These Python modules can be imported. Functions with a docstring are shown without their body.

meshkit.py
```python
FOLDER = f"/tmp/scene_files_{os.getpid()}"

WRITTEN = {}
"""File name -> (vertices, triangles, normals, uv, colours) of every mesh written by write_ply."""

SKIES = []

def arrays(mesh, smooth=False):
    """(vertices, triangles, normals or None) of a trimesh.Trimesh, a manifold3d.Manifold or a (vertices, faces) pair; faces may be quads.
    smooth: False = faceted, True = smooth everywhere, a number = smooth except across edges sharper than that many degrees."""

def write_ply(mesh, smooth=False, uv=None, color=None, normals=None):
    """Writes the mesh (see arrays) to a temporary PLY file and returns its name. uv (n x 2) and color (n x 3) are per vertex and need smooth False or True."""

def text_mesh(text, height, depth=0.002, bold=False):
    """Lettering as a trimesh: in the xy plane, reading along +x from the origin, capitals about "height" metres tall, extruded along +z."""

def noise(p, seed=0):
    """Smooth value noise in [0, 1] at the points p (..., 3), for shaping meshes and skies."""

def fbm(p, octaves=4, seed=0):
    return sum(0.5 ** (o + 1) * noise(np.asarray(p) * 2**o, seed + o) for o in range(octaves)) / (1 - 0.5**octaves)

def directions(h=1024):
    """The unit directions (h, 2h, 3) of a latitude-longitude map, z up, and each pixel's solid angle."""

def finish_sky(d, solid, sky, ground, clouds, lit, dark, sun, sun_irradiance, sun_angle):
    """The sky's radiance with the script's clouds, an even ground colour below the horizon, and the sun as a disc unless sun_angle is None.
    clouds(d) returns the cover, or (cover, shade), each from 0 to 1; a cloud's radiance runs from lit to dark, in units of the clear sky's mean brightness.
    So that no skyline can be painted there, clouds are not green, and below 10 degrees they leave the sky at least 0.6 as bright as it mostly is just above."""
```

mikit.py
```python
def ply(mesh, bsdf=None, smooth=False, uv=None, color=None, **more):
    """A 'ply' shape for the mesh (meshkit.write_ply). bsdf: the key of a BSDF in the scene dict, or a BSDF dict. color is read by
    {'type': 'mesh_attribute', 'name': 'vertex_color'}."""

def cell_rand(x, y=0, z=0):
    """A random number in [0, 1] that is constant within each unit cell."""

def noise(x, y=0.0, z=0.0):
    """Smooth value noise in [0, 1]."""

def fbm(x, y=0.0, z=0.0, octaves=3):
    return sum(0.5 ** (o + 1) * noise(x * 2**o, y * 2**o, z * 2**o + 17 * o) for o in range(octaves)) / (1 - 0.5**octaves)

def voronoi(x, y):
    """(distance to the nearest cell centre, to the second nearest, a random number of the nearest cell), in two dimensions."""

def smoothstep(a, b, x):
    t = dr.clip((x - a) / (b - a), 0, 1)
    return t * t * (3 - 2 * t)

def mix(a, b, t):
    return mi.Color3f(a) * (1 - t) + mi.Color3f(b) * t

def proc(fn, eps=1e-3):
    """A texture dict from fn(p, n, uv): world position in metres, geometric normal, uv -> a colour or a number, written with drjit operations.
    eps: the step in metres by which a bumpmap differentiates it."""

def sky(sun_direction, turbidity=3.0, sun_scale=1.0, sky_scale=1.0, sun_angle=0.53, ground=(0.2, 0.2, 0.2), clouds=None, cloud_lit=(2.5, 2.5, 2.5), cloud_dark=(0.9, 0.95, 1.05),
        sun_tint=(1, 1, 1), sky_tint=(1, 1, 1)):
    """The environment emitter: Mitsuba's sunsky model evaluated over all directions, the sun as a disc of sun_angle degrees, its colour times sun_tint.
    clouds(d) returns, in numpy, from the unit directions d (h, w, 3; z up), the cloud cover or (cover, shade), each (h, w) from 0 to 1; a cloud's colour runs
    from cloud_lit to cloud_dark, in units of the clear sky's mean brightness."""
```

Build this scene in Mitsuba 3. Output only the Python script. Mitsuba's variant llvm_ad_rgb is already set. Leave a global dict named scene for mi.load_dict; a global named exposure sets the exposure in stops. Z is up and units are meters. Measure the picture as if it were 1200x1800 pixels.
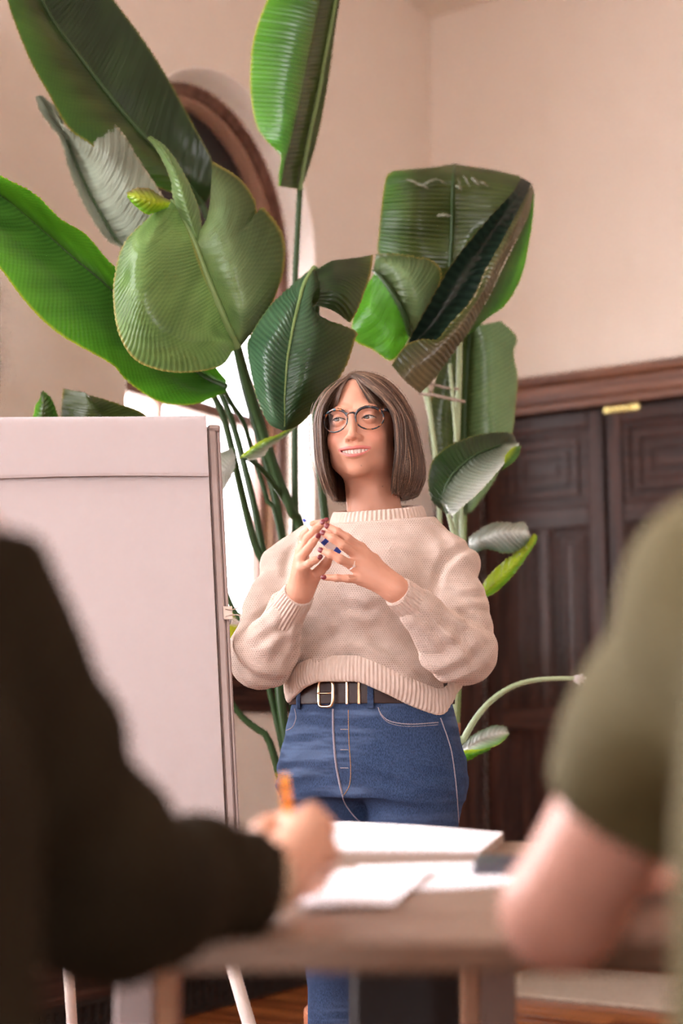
import math
import numpy as np, trimesh, drjit as dr, mitsuba as mi, mikit, meshkit, manifold3d
from mikit import noise, fbm, smoothstep, mix, cell_rand
from shapely.geometry import Polygon, box as sbox, Point
from shapely.ops import unary_union
from scipy.spatial import cKDTree

T = mi.ScalarTransform4f
PI = math.pi
rng = np.random.default_rng(7)
scene, labels = {}, {}

# ------------------------------------------------------------------ camera, sky, exposure
FPX, CAM_Z, HORIZON = 2600.0, 0.91, 1290.0            # focal length in pixels of the 1200 wide frame
PITCH = math.atan((HORIZON - 900) / FPX)
CP, SP = math.cos(PITCH), math.sin(PITCH)
exposure = 4.1
scene['camera'] = {
    'type': 'thinlens', 'fov': 2 * math.degrees(math.atan(600 / FPX)), 'fov_axis': 'x',
    'aperture_radius': 0.0125, 'focus_distance': 3.0, 'near_clip': 0.05, 'far_clip': 200.0,
    'to_world': T().look_at(origin=[0, 0, CAM_Z], target=[0, CP, CAM_Z + SP], up=[0, 0, 1])}

def overcast(d):
    n = meshkit.fbm(d * 2.5 + 7.0, 4, 3)
    return np.ones(d.shape[:2]), np.clip(0.25 + 0.5 * (n - 0.5), 0, 1)

scene['sky'] = mikit.sky([-0.45, -0.6, 0.66], turbidity=4, sun_scale=0.0, sky_scale=1.0, ground=(0.62, 0.56, 0.52),
                         clouds=overcast, cloud_lit=(8.2, 7.9, 8.2), cloud_dark=(7.4, 7.2, 7.5))

# ------------------------------------------------------------------ small helpers
def P(u, v, d):
    """The point at depth d (metres ahead of the camera, along the floor) that a photo pixel looks at."""
    x, y, z = u - 600.0, FPX * CP - (900 - v) * SP, FPX * SP + (900 - v) * CP
    return np.array([x * d / y, d, CAM_Z + z * d / y])

def PP(pts):
    return np.array([P(*p) for p in pts])

def put(key, mesh, mat, smooth=False, label=None, cat=None, group=None, kind=None, **kw):
    """One entry of scene; a key that is taken gets the next three-digit number. Returns the key."""
    k, n = key, 0
    while k in scene:
        n += 1
        k = f'{key}_{n:03d}'
    scene[k] = mikit.ply(mesh, mat, smooth=smooth, **kw)
    tag(k, label, cat, group, kind)
    return k

def tag(k, label=None, cat=None, group=None, kind=None):
    d = {a: b for a, b in (('label', label), ('category', cat), ('group', group), ('kind', kind)) if b}
    if d:
        labels[k] = {**labels.get(k, {}), **d}

def again(key, src, M):
    """A copy of an entry under another transform."""
    k, n = key, 0
    while k in scene:
        n += 1
        k = f'{key}_{n:03d}'
    scene[k] = {**scene[src], 'to_world': M}
    return k

def cat(*ms):
    return trimesh.util.concatenate([m for m in ms if m is not None])

def bx(lo, hi, bevel=0.0):
    lo, hi = np.array(lo, float), np.array(hi, float)
    if bevel <= 0:
        m = trimesh.creation.box(extents=hi - lo)
        m.apply_translation((lo + hi) / 2)
        return m
    c = np.array([[x, y, z] for x in (0, 1) for y in (0, 1) for z in (0, 1)], float)
    pts = []
    for q in c:
        for ax in range(3):
            p = lo + q * (hi - lo)
            for k in range(3):
                if k != ax:
                    p[k] += bevel * (1 if q[k] == 0 else -1)
            pts.append(p)
    return trimesh.convex.convex_hull(np.array(pts))

def tube(pts, r, sides=10, close=True, smooth_n=0):
    p = np.asarray(pts, float)
    if smooth_n:
        p = spline(p, smooth_n)
    n = len(p)
    r = np.interp(np.linspace(0, 1, n), np.linspace(0, 1, len(np.atleast_1d(r))), np.atleast_1d(r)) if np.ndim(r) else np.full(n, r)
    t = np.gradient(p, axis=0)
    t /= np.linalg.norm(t, axis=1, keepdims=True) + 1e-12
    a = np.cross(t[0], [0, 0, 1.0])
    if np.linalg.norm(a) < 0.1:
        a = np.cross(t[0], [1.0, 0, 0])
    A = []
    for i in range(n):
        a = a - t[i] * (a @ t[i])
        a = a / np.linalg.norm(a)
        A.append(a)
    A = np.array(A)
    B = np.cross(t, A)
    ang = np.arange(sides) * 2 * PI / sides
    v = (p[:, None] + r[:, None, None] * (np.cos(ang)[None, :, None] * A[:, None] + np.sin(ang)[None, :, None] * B[:, None])).reshape(-1, 3)
    i, j = np.meshgrid(np.arange(n - 1), np.arange(sides), indexing='ij')
    q = np.stack([i * sides + j, i * sides + (j + 1) % sides, (i + 1) * sides + (j + 1) % sides, (i + 1) * sides + j], -1).reshape(-1, 4)
    f = np.vstack([q[:, [0, 1, 2]], q[:, [0, 2, 3]]])
    if close:
        v = np.vstack([v, p[:1], p[-1:]])
        k = np.arange(sides)
        f = np.vstack([f, np.stack([np.full(sides, n * sides), (k + 1) % sides, k], 1),
                       np.stack([np.full(sides, n * sides + 1), (n - 1) * sides + k, (n - 1) * sides + (k + 1) % sides], 1)])
    return trimesh.Trimesh(v, f, process=False)

def spline(p, n):
    """Catmull-Rom through the points, n samples evenly spaced along the length."""
    p = np.asarray(p, float)
    if len(p) == 2:
        return p[0] + (p[1] - p[0]) * np.linspace(0, 1, n)[:, None]
    q = np.vstack([2 * p[0] - p[1], p, 2 * p[-1] - p[-2]])
    out = []
    for i in range(len(p) - 1):
        t = np.linspace(0, 1, 24, endpoint=False)[:, None]
        a, b, c, d = q[i:i + 4]
        out.append(0.5 * (2 * b + (c - a) * t + (2 * a - 5 * b + 4 * c - d) * t ** 2 + (3 * b - a - 3 * c + d) * t ** 3))
    s = np.vstack(out + [p[-1:]])
    L = np.r_[0, np.cumsum(np.linalg.norm(np.diff(s, axis=0), axis=1))]
    x = np.linspace(0, L[-1], n)
    return np.stack([np.interp(x, L, s[:, k]) for k in range(p.shape[1])], 1)

def lathe(profile, n=40, at=(0, 0, 0)):
    m = trimesh.creation.revolve(np.array(profile, float), sections=n)
    m.apply_translation(at)
    return m

def strip(rows):
    """A sheet through rows of points (m, n, 3)."""
    rows = np.asarray(rows)
    m, n = rows.shape[:2]
    i, j = np.meshgrid(np.arange(m - 1), np.arange(n - 1), indexing='ij')
    q = np.stack([i * n + j, i * n + j + 1, (i + 1) * n + j + 1, (i + 1) * n + j], -1).reshape(-1, 4)
    return trimesh.Trimesh(rows.reshape(-1, 3), np.vstack([q[:, [0, 1, 2]], q[:, [0, 2, 3]]]), process=False)

def slab(rows, t):
    """The same sheet with a thickness t, closed all round."""
    rows = np.asarray(rows)
    s = strip(rows)
    n = s.vertex_normals
    a, b = s.vertices + n * t / 2, s.vertices - n * t / 2
    N = len(a)
    m_, n_ = rows.shape[:2]
    idx = np.arange(N).reshape(m_, n_)
    ring = np.concatenate([idx[0, :-1], idx[:-1, -1], idx[-1, :0:-1], idx[:0:-1, 0]])
    nx = np.roll(ring, -1)
    f = np.vstack([s.faces, s.faces[:, ::-1] + N, np.stack([ring, ring + N, nx], 1), np.stack([nx, ring + N, nx + N], 1)])
    m = trimesh.Trimesh(np.vstack([a, b]), f, process=False)
    m.fix_normals()
    return m

# ------------------------------------------------------------------ signed distance modelling
def cap(p, a, b, ra, rb=None):
    a, b = np.asarray(a, float), np.asarray(b, float)
    rb = ra if rb is None else rb
    ba = b - a
    pa = p - a
    h = np.clip(pa @ ba / (ba @ ba + 1e-12), 0, 1)
    return np.linalg.norm(pa - h[:, None] * ba, axis=1) - (ra + (rb - ra) * h)

def ell(p, c, r, R=None):
    q = p - np.asarray(c, float)
    if R is not None:
        q = q @ R
    r = np.asarray(r, float)
    k0 = np.linalg.norm(q / r, axis=1)
    k1 = np.linalg.norm(q / (r * r), axis=1)
    return k0 * (k0 - 1) / np.maximum(k1, 1e-9)

def smin(a, b, k):
    h = np.maximum(k - np.abs(a - b), 0) / k
    return np.minimum(a, b) - h * h * k * 0.25

def smax(a, b, k):
    return -smin(-a, -b, k)

def chain(p, pts, rs, k=0.006):
    d = None
    for i in range(len(pts) - 1):
        c = cap(p, pts[i], pts[i + 1], rs[i], rs[i + 1])
        d = c if d is None else smin(d, c, k)
    return d

def nets(fn, lo, hi, h, margin=1.6):
    """Naive surface nets of fn(points) < 0; blocks far from the surface are skipped."""
    lo, hi = np.array(lo, float), np.array(hi, float)
    B = 8
    nb = np.ceil((hi - lo) / (h * B)).astype(int)
    n = nb * B + 1
    F = np.empty(n, np.float32)
    bi = np.stack(np.meshgrid(*[np.arange(k) for k in nb], indexing='ij'), -1).reshape(-1, 3)
    dc = fn(lo + (bi + 0.5) * (h * B))
    act = np.abs(dc) < B * h * 0.87 * margin
    for b, d in zip(bi[~act], dc[~act]):
        s = b * B
        F[s[0]:s[0] + B + 1, s[1]:s[1] + B + 1, s[2]:s[2] + B + 1] = d
    loc = np.stack(np.meshgrid(*[np.arange(B + 1)] * 3, indexing='ij'), -1).reshape(-1, 3)
    ab = bi[act]
    step = 1500
    for s0 in range(0, len(ab), step):
        c = ab[s0:s0 + step]
        d = fn((lo + ((c[:, None] * B + loc[None]) * h)).reshape(-1, 3)).reshape(len(c), B + 1, B + 1, B + 1)
        for b, g in zip(c, d):
            s = b * B
            F[s[0]:s[0] + B + 1, s[1]:s[1] + B + 1, s[2]:s[2] + B + 1] = g
    F[[0, -1]] = np.maximum(F[[0, -1]], 1e-4)
    F[:, [0, -1]] = np.maximum(F[:, [0, -1]], 1e-4)
    F[:, :, [0, -1]] = np.maximum(F[:, :, [0, -1]], 1e-4)
    I = F < 0
    cnt = sum(I[a:n[0] - 1 + a, b:n[1] - 1 + b, c:n[2] - 1 + c].astype(np.int8) for a in (0, 1) for b in (0, 1) for c in (0, 1))
    A = np.argwhere((cnt > 0) & (cnt < 8))
    vid = np.full(n - 1, -1, np.int64)
    vid[tuple(A.T)] = np.arange(len(A))
    acc, num = np.zeros((len(A), 3)), np.zeros(len(A))
    for ax in range(3):
        o1, o2 = [k for k in range(3) if k != ax]
        for u in (0, 1):
            for w in (0, 1):
                s = np.zeros(3, int)
                s[o1], s[o2] = u, w
                e = s.copy()
                e[ax] = 1
                f0, f1 = F[tuple((A + s).T)], F[tuple((A + e).T)]
                cr = (f0 < 0) != (f1 < 0)
                t = np.where(cr, f0 / np.where(cr, f0 - f1, 1), 0)
                q = np.tile(s.astype(float), (len(A), 1))
                q[:, ax] = t
                acc += q * cr[:, None]
                num += cr
    V = lo + (A + acc / num[:, None]) * h
    Q = []
    for ax in range(3):
        o1, o2 = (ax + 1) % 3, (ax + 2) % 3
        sl0, sl1 = [slice(None)] * 3, [slice(None)] * 3
        sl0[ax], sl1[ax] = slice(0, n[ax] - 1), slice(1, n[ax])
        a, b = I[tuple(sl0)], I[tuple(sl1)]
        for flip, m in ((False, a & ~b), (True, ~a & b)):
            E = np.argwhere(m)
            E = E[(E[:, o1] > 0) & (E[:, o2] > 0) & (E[:, o1] < n[o1] - 1) & (E[:, o2] < n[o2] - 1)]
            d1, d2 = np.eye(3, dtype=int)[o1], np.eye(3, dtype=int)[o2]
            q = np.stack([vid[tuple((E - d1 - d2).T)], vid[tuple((E - d2).T)], vid[tuple(E.T)], vid[tuple((E - d1).T)]], 1)
            Q.append(q[:, ::-1] if flip else q)
    Q = np.vstack(Q)
    return trimesh.Trimesh(V, np.vstack([Q[:, [0, 1, 2]], Q[:, [0, 2, 3]]]), process=False)

def union(meshes):
    try:
        m = None
        for t in meshes:
            k = manifold3d.Manifold(manifold3d.Mesh(vert_properties=np.asarray(t.vertices, np.float32), tri_verts=np.asarray(t.faces, np.uint32)))
            if k.status() != manifold3d.Error.NoError:
                raise ValueError(str(k.status()))
            m = k if m is None else m + k
        o = m.to_mesh()
        return trimesh.Trimesh(o.vert_properties[:, :3], o.tri_verts, process=False)
    except Exception as e:
        print('union fell back:', e)
        return cat(*meshes)

def vnoise(p, f, seed=0, octaves=3):
    return meshkit.fbm(np.asarray(p) * f + 11.3, octaves, seed) - 0.5

# ------------------------------------------------------------------ materials
def lin(r, g, b):
    """sRGB 0-255 -> linear."""
    c = np.array([r, g, b]) / 255.0
    return [float(x) for x in np.where(c <= 0.04045, c / 12.92, ((c + 0.055) / 1.055) ** 2.4)]

def rgb(c):
    return {'type': 'rgb', 'value': [float(x) for x in c]}

def pr(color, rough=0.5, **k):
    return {'type': 'twosided', 'bsdf': {'type': 'principled', 'base_color': rgb(color) if not isinstance(color, dict) else color, 'roughness': rough, **k}}

VC = {'type': 'mesh_attribute', 'name': 'vertex_color'}
def mat(name, d):
    scene['mat_' + name] = d
    return 'mat_' + name

M = {}
def grain(ax, c0, c1, f=60.0, stretch=0.06, seed=0.0):
    c0, c1 = mi.Color3f(c0), mi.Color3f(c1)
    def fn(p, n, uv):
        q = [p.x * AX[0] - p.y * AX[1], p.x * -AX[1] - p.y * AX[0], p.z]     # room axes: along the door wall, along the window wall, up
        s = [f, f, f]
        s[ax] = f * stretch
        g = fbm(q[0] * s[0] + seed, q[1] * s[1], q[2] * s[2], 3)
        return mix(c0, c1, smoothstep(0.3, 0.7, g))
    return mikit.proc(fn)
ROOM_ANGLE = math.radians(32)
AX = (math.cos(ROOM_ANGLE), math.sin(ROOM_ANGLE))

def wall_fn(p, n, uv):
    g = fbm(p.x * 1.3 + 3, p.y * 1.3, p.z * 1.3, 3)
    return mix((0.755, 0.697, 0.632), (0.785, 0.727, 0.662), g)
M['wall'] = mat('wall', {'type': 'twosided', 'bsdf': {'type': 'diffuse', 'reflectance': mikit.proc(wall_fn)}})
M['reveal'] = mat('reveal', {'type': 'twosided', 'bsdf': {'type': 'diffuse', 'reflectance': rgb((0.92, 0.89, 0.87))}})
M['door_v'] = mat('door_v', pr(grain(2, (0.019, 0.0062, 0.0042), (0.050, 0.0165, 0.0100)), 0.30, specular=0.28))
M['door_h'] = mat('door_h', pr(grain(0, (0.019, 0.0062, 0.0042), (0.050, 0.0165, 0.0100)), 0.30, specular=0.28))
M['header'] = mat('header', pr(grain(0, (0.085, 0.032, 0.018), (0.20, 0.085, 0.048)), 0.35, specular=0.5))
M['winwood'] = mat('winwood', pr(grain(2, (0.10, 0.045, 0.030), (0.20, 0.10, 0.07)), 0.4))
M['winwood_light'] = mat('winwood_light', pr((0.42, 0.26, 0.19), 0.45))
M['black'] = mat('black', pr((0.008, 0.007, 0.008), 0.5))
M['apron'] = mat('apron', pr(grain(1, (0.018, 0.007, 0.005), (0.06, 0.022, 0.014)), 0.4))
M['iron'] = mat('iron', pr((0.02, 0.016, 0.014), 0.5, metallic=0.3))
for i_, (a_, b_) in enumerate((((0.16, 0.045, 0.014), (0.30, 0.10, 0.032)), ((0.20, 0.062, 0.018), (0.38, 0.14, 0.042)), ((0.11, 0.030, 0.010), (0.22, 0.068, 0.022)))):
    M[f'plank{i_}'] = mat(f'plank{i_}', pr(grain(0, a_, b_, 70, 0.05, 5.0 * i_), 0.22, specular=0.5))
M['under'] = mat('under', pr((0.06, 0.02, 0.01), 0.6))
def rug_fn(p, n, uv):
    g = noise(p.x * 220, p.y * 220, 1.0)
    return mix((0.40, 0.32, 0.25), (0.56, 0.47, 0.38), g)
M['rug'] = mat('rug', {'type': 'twosided', 'bsdf': {'type': 'diffuse', 'reflectance': mikit.proc(rug_fn)}})
M['brass'] = mat('brass', {'type': 'roughconductor', 'material': 'Au', 'alpha': 0.18})
M['gold'] = mat('gold', pr((0.85, 0.62, 0.40), 0.16, metallic=1.0))
M['silver'] = mat('silver', pr((0.8, 0.78, 0.76), 0.18, metallic=1.0))
M['lens'] = mat('lens', {'type': 'thindielectric', 'int_ior': 1.12})
M['glass'] = mat('glass', {'type': 'thindielectric', 'int_ior': 1.5})
M['paper'] = mat('paper', {'type': 'twosided', 'bsdf': {'type': 'diffuse', 'reflectance': rgb((0.475, 0.43, 0.435))}})
M['paper_white'] = mat('paper_white', {'type': 'twosided', 'bsdf': {'type': 'diffuse', 'reflectance': rgb((0.86, 0.84, 0.88))}})
M['paper_edge'] = mat('paper_edge', {'type': 'twosided', 'bsdf': {'type': 'diffuse', 'reflectance': rgb((0.42, 0.34, 0.29))}})
M['alu'] = mat('alu', pr((0.40, 0.34, 0.33), 0.42, metallic=0.35))
M['white_paint'] = mat('white_paint', pr((0.75, 0.70, 0.66), 0.35))
M['stem'] = mat('stem', pr((0.026, 0.060, 0.018), 0.35, specular=0.3))
M['stem_pale'] = mat('stem_pale', pr((0.36, 0.45, 0.27), 0.35, specular=0.3))
M['stem_bright'] = mat('stem_bright', pr((0.15, 0.24, 0.085), 0.35, specular=0.3))
M['husk'] = mat('husk', pr((0.30, 0.13, 0.07), 0.7))
M['leaf'] = mat('leaf', {'type': 'blendbsdf', 'weight': 0.55, 'thin': {'type': 'principledthin', 'base_color': VC, 'roughness': 0.5, 'diff_trans': 1.1},
                         'glossy': {'type': 'twosided', 'bsdf': {'type': 'principled', 'base_color': VC, 'roughness': 0.23, 'specular': 0.5}}})
M['terracotta'] = mat('terracotta', pr((0.45, 0.17, 0.09), 0.7))
M['soil'] = mat('soil', pr((0.02, 0.013, 0.01), 0.95))
M['lime'] = mat('lime', pr((0.62, 0.78, 0.03), 0.35))
M['skin'] = mat('skin', pr(VC, 0.42, specular=0.4, sheen=0.15))
M['hair'] = mat('hair', pr(VC, 0.38, specular=0.45))
M['eye'] = mat('eye', pr(VC, 0.12, specular=0.6))
M['teeth'] = mat('teeth', pr((0.62, 0.55, 0.48), 0.3))
M['mouth'] = mat('mouth', pr((0.10, 0.02, 0.02), 0.5))
M['brow'] = mat('brow', pr((0.10, 0.055, 0.035), 0.6))
M['nail'] = mat('nail', pr((0.13, 0.006, 0.012), 0.18, clearcoat=0.6))
M['tortoise'] = mat('tortoise', pr(VC, 0.2, clearcoat=0.5))

def knit_col(p, n, uv):
    row = p.z / 0.0040 + 0.7 * noise(p.x * 25, p.y * 25, p.z * 25)
    k = dr.floor(row)
    a = p.x / 0.0047 + 0.5 * (k - 2 * dr.floor(k / 2)) + 1.2 * noise(p.x * 60, p.y * 60, p.z * 60)
    hole = (0.5 + 0.5 * dr.cos(a * 2 * PI)) * (0.5 + 0.5 * dr.cos((row - k - 0.5) * 2 * PI))
    g = fbm(p.x * 60, p.y * 60, p.z * 60, 2)
    c = mix((0.46, 0.365, 0.305), (0.57, 0.465, 0.40), g)
    return c * (1 - (0.15 + 0.35 * noise(p.x * 45 + 5, p.y * 45, p.z * 45)) * smoothstep(0.15, 0.95, hole))
def knit_h(p, n, uv):
    row = p.z / 0.0040 + 0.7 * noise(p.x * 25, p.y * 25, p.z * 25)
    k = dr.floor(row)
    a = p.x / 0.0047 + 0.5 * (k - 2 * dr.floor(k / 2)) + 1.2 * noise(p.x * 60, p.y * 60, p.z * 60)
    return -(0.5 + 0.5 * dr.cos(a * 2 * PI)) * (0.5 + 0.5 * dr.cos((row - k - 0.5) * 2 * PI)) + 0.5 * noise(p.x * 350, p.y * 350, p.z * 350)
M['knit'] = mat('knit', {'type': 'twosided', 'bsdf': {'type': 'bumpmap', 'arbitrary': mikit.proc(knit_h, 5e-4), 'scale': 0.0012,
                         'nested': {'type': 'principled', 'base_color': mikit.proc(knit_col), 'roughness': 0.85, 'sheen': 0.4, 'specular': 0.2}}})
def rib_col(p, n, uv):
    g = fbm(p.x * 220, p.y * 220, p.z * 60, 2)
    return mix((0.47, 0.375, 0.315), (0.57, 0.47, 0.405), g)
M['rib'] = mat('rib', pr(mikit.proc(rib_col), 0.85, sheen=0.4, specular=0.2))

def denim_col(p, n, uv):
    t = fbm(p.x * 900, p.y * 900, p.z * 260, 2)
    w = fbm(p.x * 9, p.y * 9, p.z * 60, 3)                       # horizontal wear creases
    big = fbm(p.x * 7 + 3, p.y * 7, p.z * 7, 2)
    c = mix((0.017, 0.031, 0.074), (0.034, 0.060, 0.128), smoothstep(0.2, 0.8, t))
    return mix(c, (0.10, 0.15, 0.26), 0.6 * smoothstep(0.45, 0.75, w) * smoothstep(0.35, 0.65, big))
M['denim'] = mat('denim', pr(mikit.proc(denim_col), 0.8, sheen=0.2, specular=0.2))
M['thread'] = mat('thread', pr((0.22, 0.20, 0.24), 0.8))
M['thread_tan'] = mat('thread_tan', pr((0.30, 0.17, 0.08), 0.8))
M['leather'] = mat('leather', pr((0.026, 0.010, 0.008), 0.42, specular=0.3))
def table_fn(p, n, uv):
    g = fbm(p.x * 5, p.y * 60, p.z * 60, 3)
    return mix((0.17, 0.112, 0.082), (0.26, 0.18, 0.135), g)
M['table'] = mat('table', pr(mikit.proc(table_fn), 0.38, specular=0.45))
M['lit_strip_wood'] = mat('lit_strip_wood', pr((0.30, 0.155, 0.085), 0.45))  # warm light on the leg sides is put into this wood colour
M['table_leg'] = mat('table_leg', pr((0.16, 0.10, 0.075), 0.45))
def jacket_fn(p, n, uv):
    g = fbm(p.x * 14, p.y * 14, p.z * 14, 3)
    return mix((0.010, 0.007, 0.004), (0.024, 0.017, 0.009), g)
M['jacket'] = mat('jacket', pr(mikit.proc(jacket_fn), 0.8, specular=0.06))
def olive_fn(p, n, uv):
    g = fbm(p.x * 9, p.y * 9, p.z * 9, 3)
    return mix((0.064, 0.052, 0.022), (0.112, 0.093, 0.043), g)
M['olive'] = mat('olive', pr(mikit.proc(olive_fn), 0.85, sheen=0.25, specular=0.15))
M['cuff_lining'] = mat('cuff_lining', pr((0.38, 0.28, 0.19), 0.85))
M['orange'] = mat('orange', pr((0.98, 0.40, 0.025), 0.35))
M['pen_white'] = mat('pen_white', pr((0.82, 0.80, 0.82), 0.3))
M['pen_blue'] = mat('pen_blue', pr((0.02, 0.06, 0.42), 0.3))
M['red'] = mat('red', pr((0.30, 0.02, 0.02), 0.4))
M['screen'] = mat('screen', pr((0.05, 0.05, 0.07), 0.15, clearcoat=0.6))
M['trouser'] = mat('trouser', pr((0.012, 0.012, 0.014), 0.8))
M['chair_wood'] = mat('chair_wood', pr((0.12, 0.06, 0.03), 0.4))
SKIN = np.array([0.52, 0.265, 0.18])
# ------------------------------------------------------------------ the room: local axes a (along the door wall), b (along the window wall, away from the corner), z
E_, W_ = np.array([AX[0], -AX[1], 0]), np.array([-AX[1], -AX[0], 0])
CORNER = P(760, 700, 6.5) * [1, 1, 0]
ROOM = np.eye(4)
ROOM[:3, 0], ROOM[:3, 1], ROOM[:3, 3] = E_, W_, CORNER
def R(mesh):
    """Room axes -> world (the frame is left-handed, so faces turn over)."""
    m = mesh.copy()
    v = np.asarray(m.vertices) @ ROOM[:3, :3].T + ROOM[:3, 3]
    return trimesh.Trimesh(v, np.asarray(m.faces)[:, ::-1], process=False)
def to_room(p):
    q = np.asarray(p) - CORNER
    return np.array([q @ E_, q @ W_, q[2]])

CEIL, ROOM_A, ROOM_B, WALL_T = 4.22, 7.2, 12.0, 0.30
WB0, WB1, WZ0 = 0.975, 2.10, 1.135          # arched window opening along b, its sill
WR = (WB1 - WB0) / 2
WBC, WSPR = (WB0 + WB1) / 2, 2.755

def arch(grow=0.0, z0=WZ0, n=40):
    r = WR + grow
    t = np.linspace(0, PI, n)
    return Polygon([(WBC - r, z0)] + [(WBC - r * math.cos(x), WSPR + r * math.sin(x)) for x in t] + [(WBC + r, z0)])

def ext_bz(poly, a0, a1):
    """A polygon in (b, z) extruded from a0 to a1."""
    out = []
    for g in getattr(poly, 'geoms', [poly]):
        m = trimesh.creation.extrude_polygon(g, a1 - a0, engine='earcut')
        v = np.asarray(m.vertices)
        out.append(trimesh.Trimesh(np.stack([a0 + v[:, 2], v[:, 0], v[:, 1]], 1), m.faces, process=False))
    return cat(*out)
def ext_az(poly, b0, b1):
    out = []
    for g in getattr(poly, 'geoms', [poly]):
        m = trimesh.creation.extrude_polygon(g, b1 - b0, engine='earcut')
        v = np.asarray(m.vertices)
        out.append(trimesh.Trimesh(np.stack([v[:, 0], b0 + v[:, 2], v[:, 1]], 1), m.faces[:, ::-1], process=False))
    return cat(*out)

side_windows = [(3.75, 5.4), (6.0, 7.65), (8.3, 9.95)]
added_right_windows = [(7.2, 8.8)]  # unseen opening added for more even light on the walls
front_windows = [(0.5, 2.1)]
holes = [arch()] + [sbox(a, 0.75, b, 3.75) for a, b in side_windows]
wl = sbox(-WALL_T, 0, ROOM_B, CEIL)
for hpoly in holes:
    wl = wl.difference(hpoly)
put('wall_left', R(ext_bz(wl, -WALL_T, 0.0)), M['wall'], kind='structure')
DOOR_A0, DOOR_A1, DOOR_TOP = 0.235, 2.62, 2.275
wb = sbox(0, 0, ROOM_A, CEIL).difference(sbox(DOOR_A0 - 0.02, 0, DOOR_A1 + 0.02, DOOR_TOP + 0.02))
put('wall_back', R(ext_az(wb, -WALL_T, 0.0)), M['wall'], kind='structure')
wr_ = sbox(-WALL_T, 0, ROOM_B, CEIL)
for b0, b1 in added_right_windows:
    wr_ = wr_.difference(sbox(b0, 0.9, b1, 3.6))
put('wall_right', R(ext_bz(wr_, ROOM_A, ROOM_A + 0.2)), M['wall'], kind='structure')
wf = sbox(0, 0, ROOM_A, CEIL)
for a0, a1 in front_windows:
    wf = wf.difference(sbox(a0, 0.9, a1, 3.6))
put('wall_front', R(ext_az(wf, ROOM_B, ROOM_B + 0.25)), M['wall'], kind='structure')
put('ceiling', R(bx((-WALL_T, -WALL_T, CEIL), (ROOM_A + 0.2, ROOM_B + 0.25, CEIL + 0.2))), M['wall'], kind='structure')
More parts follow.
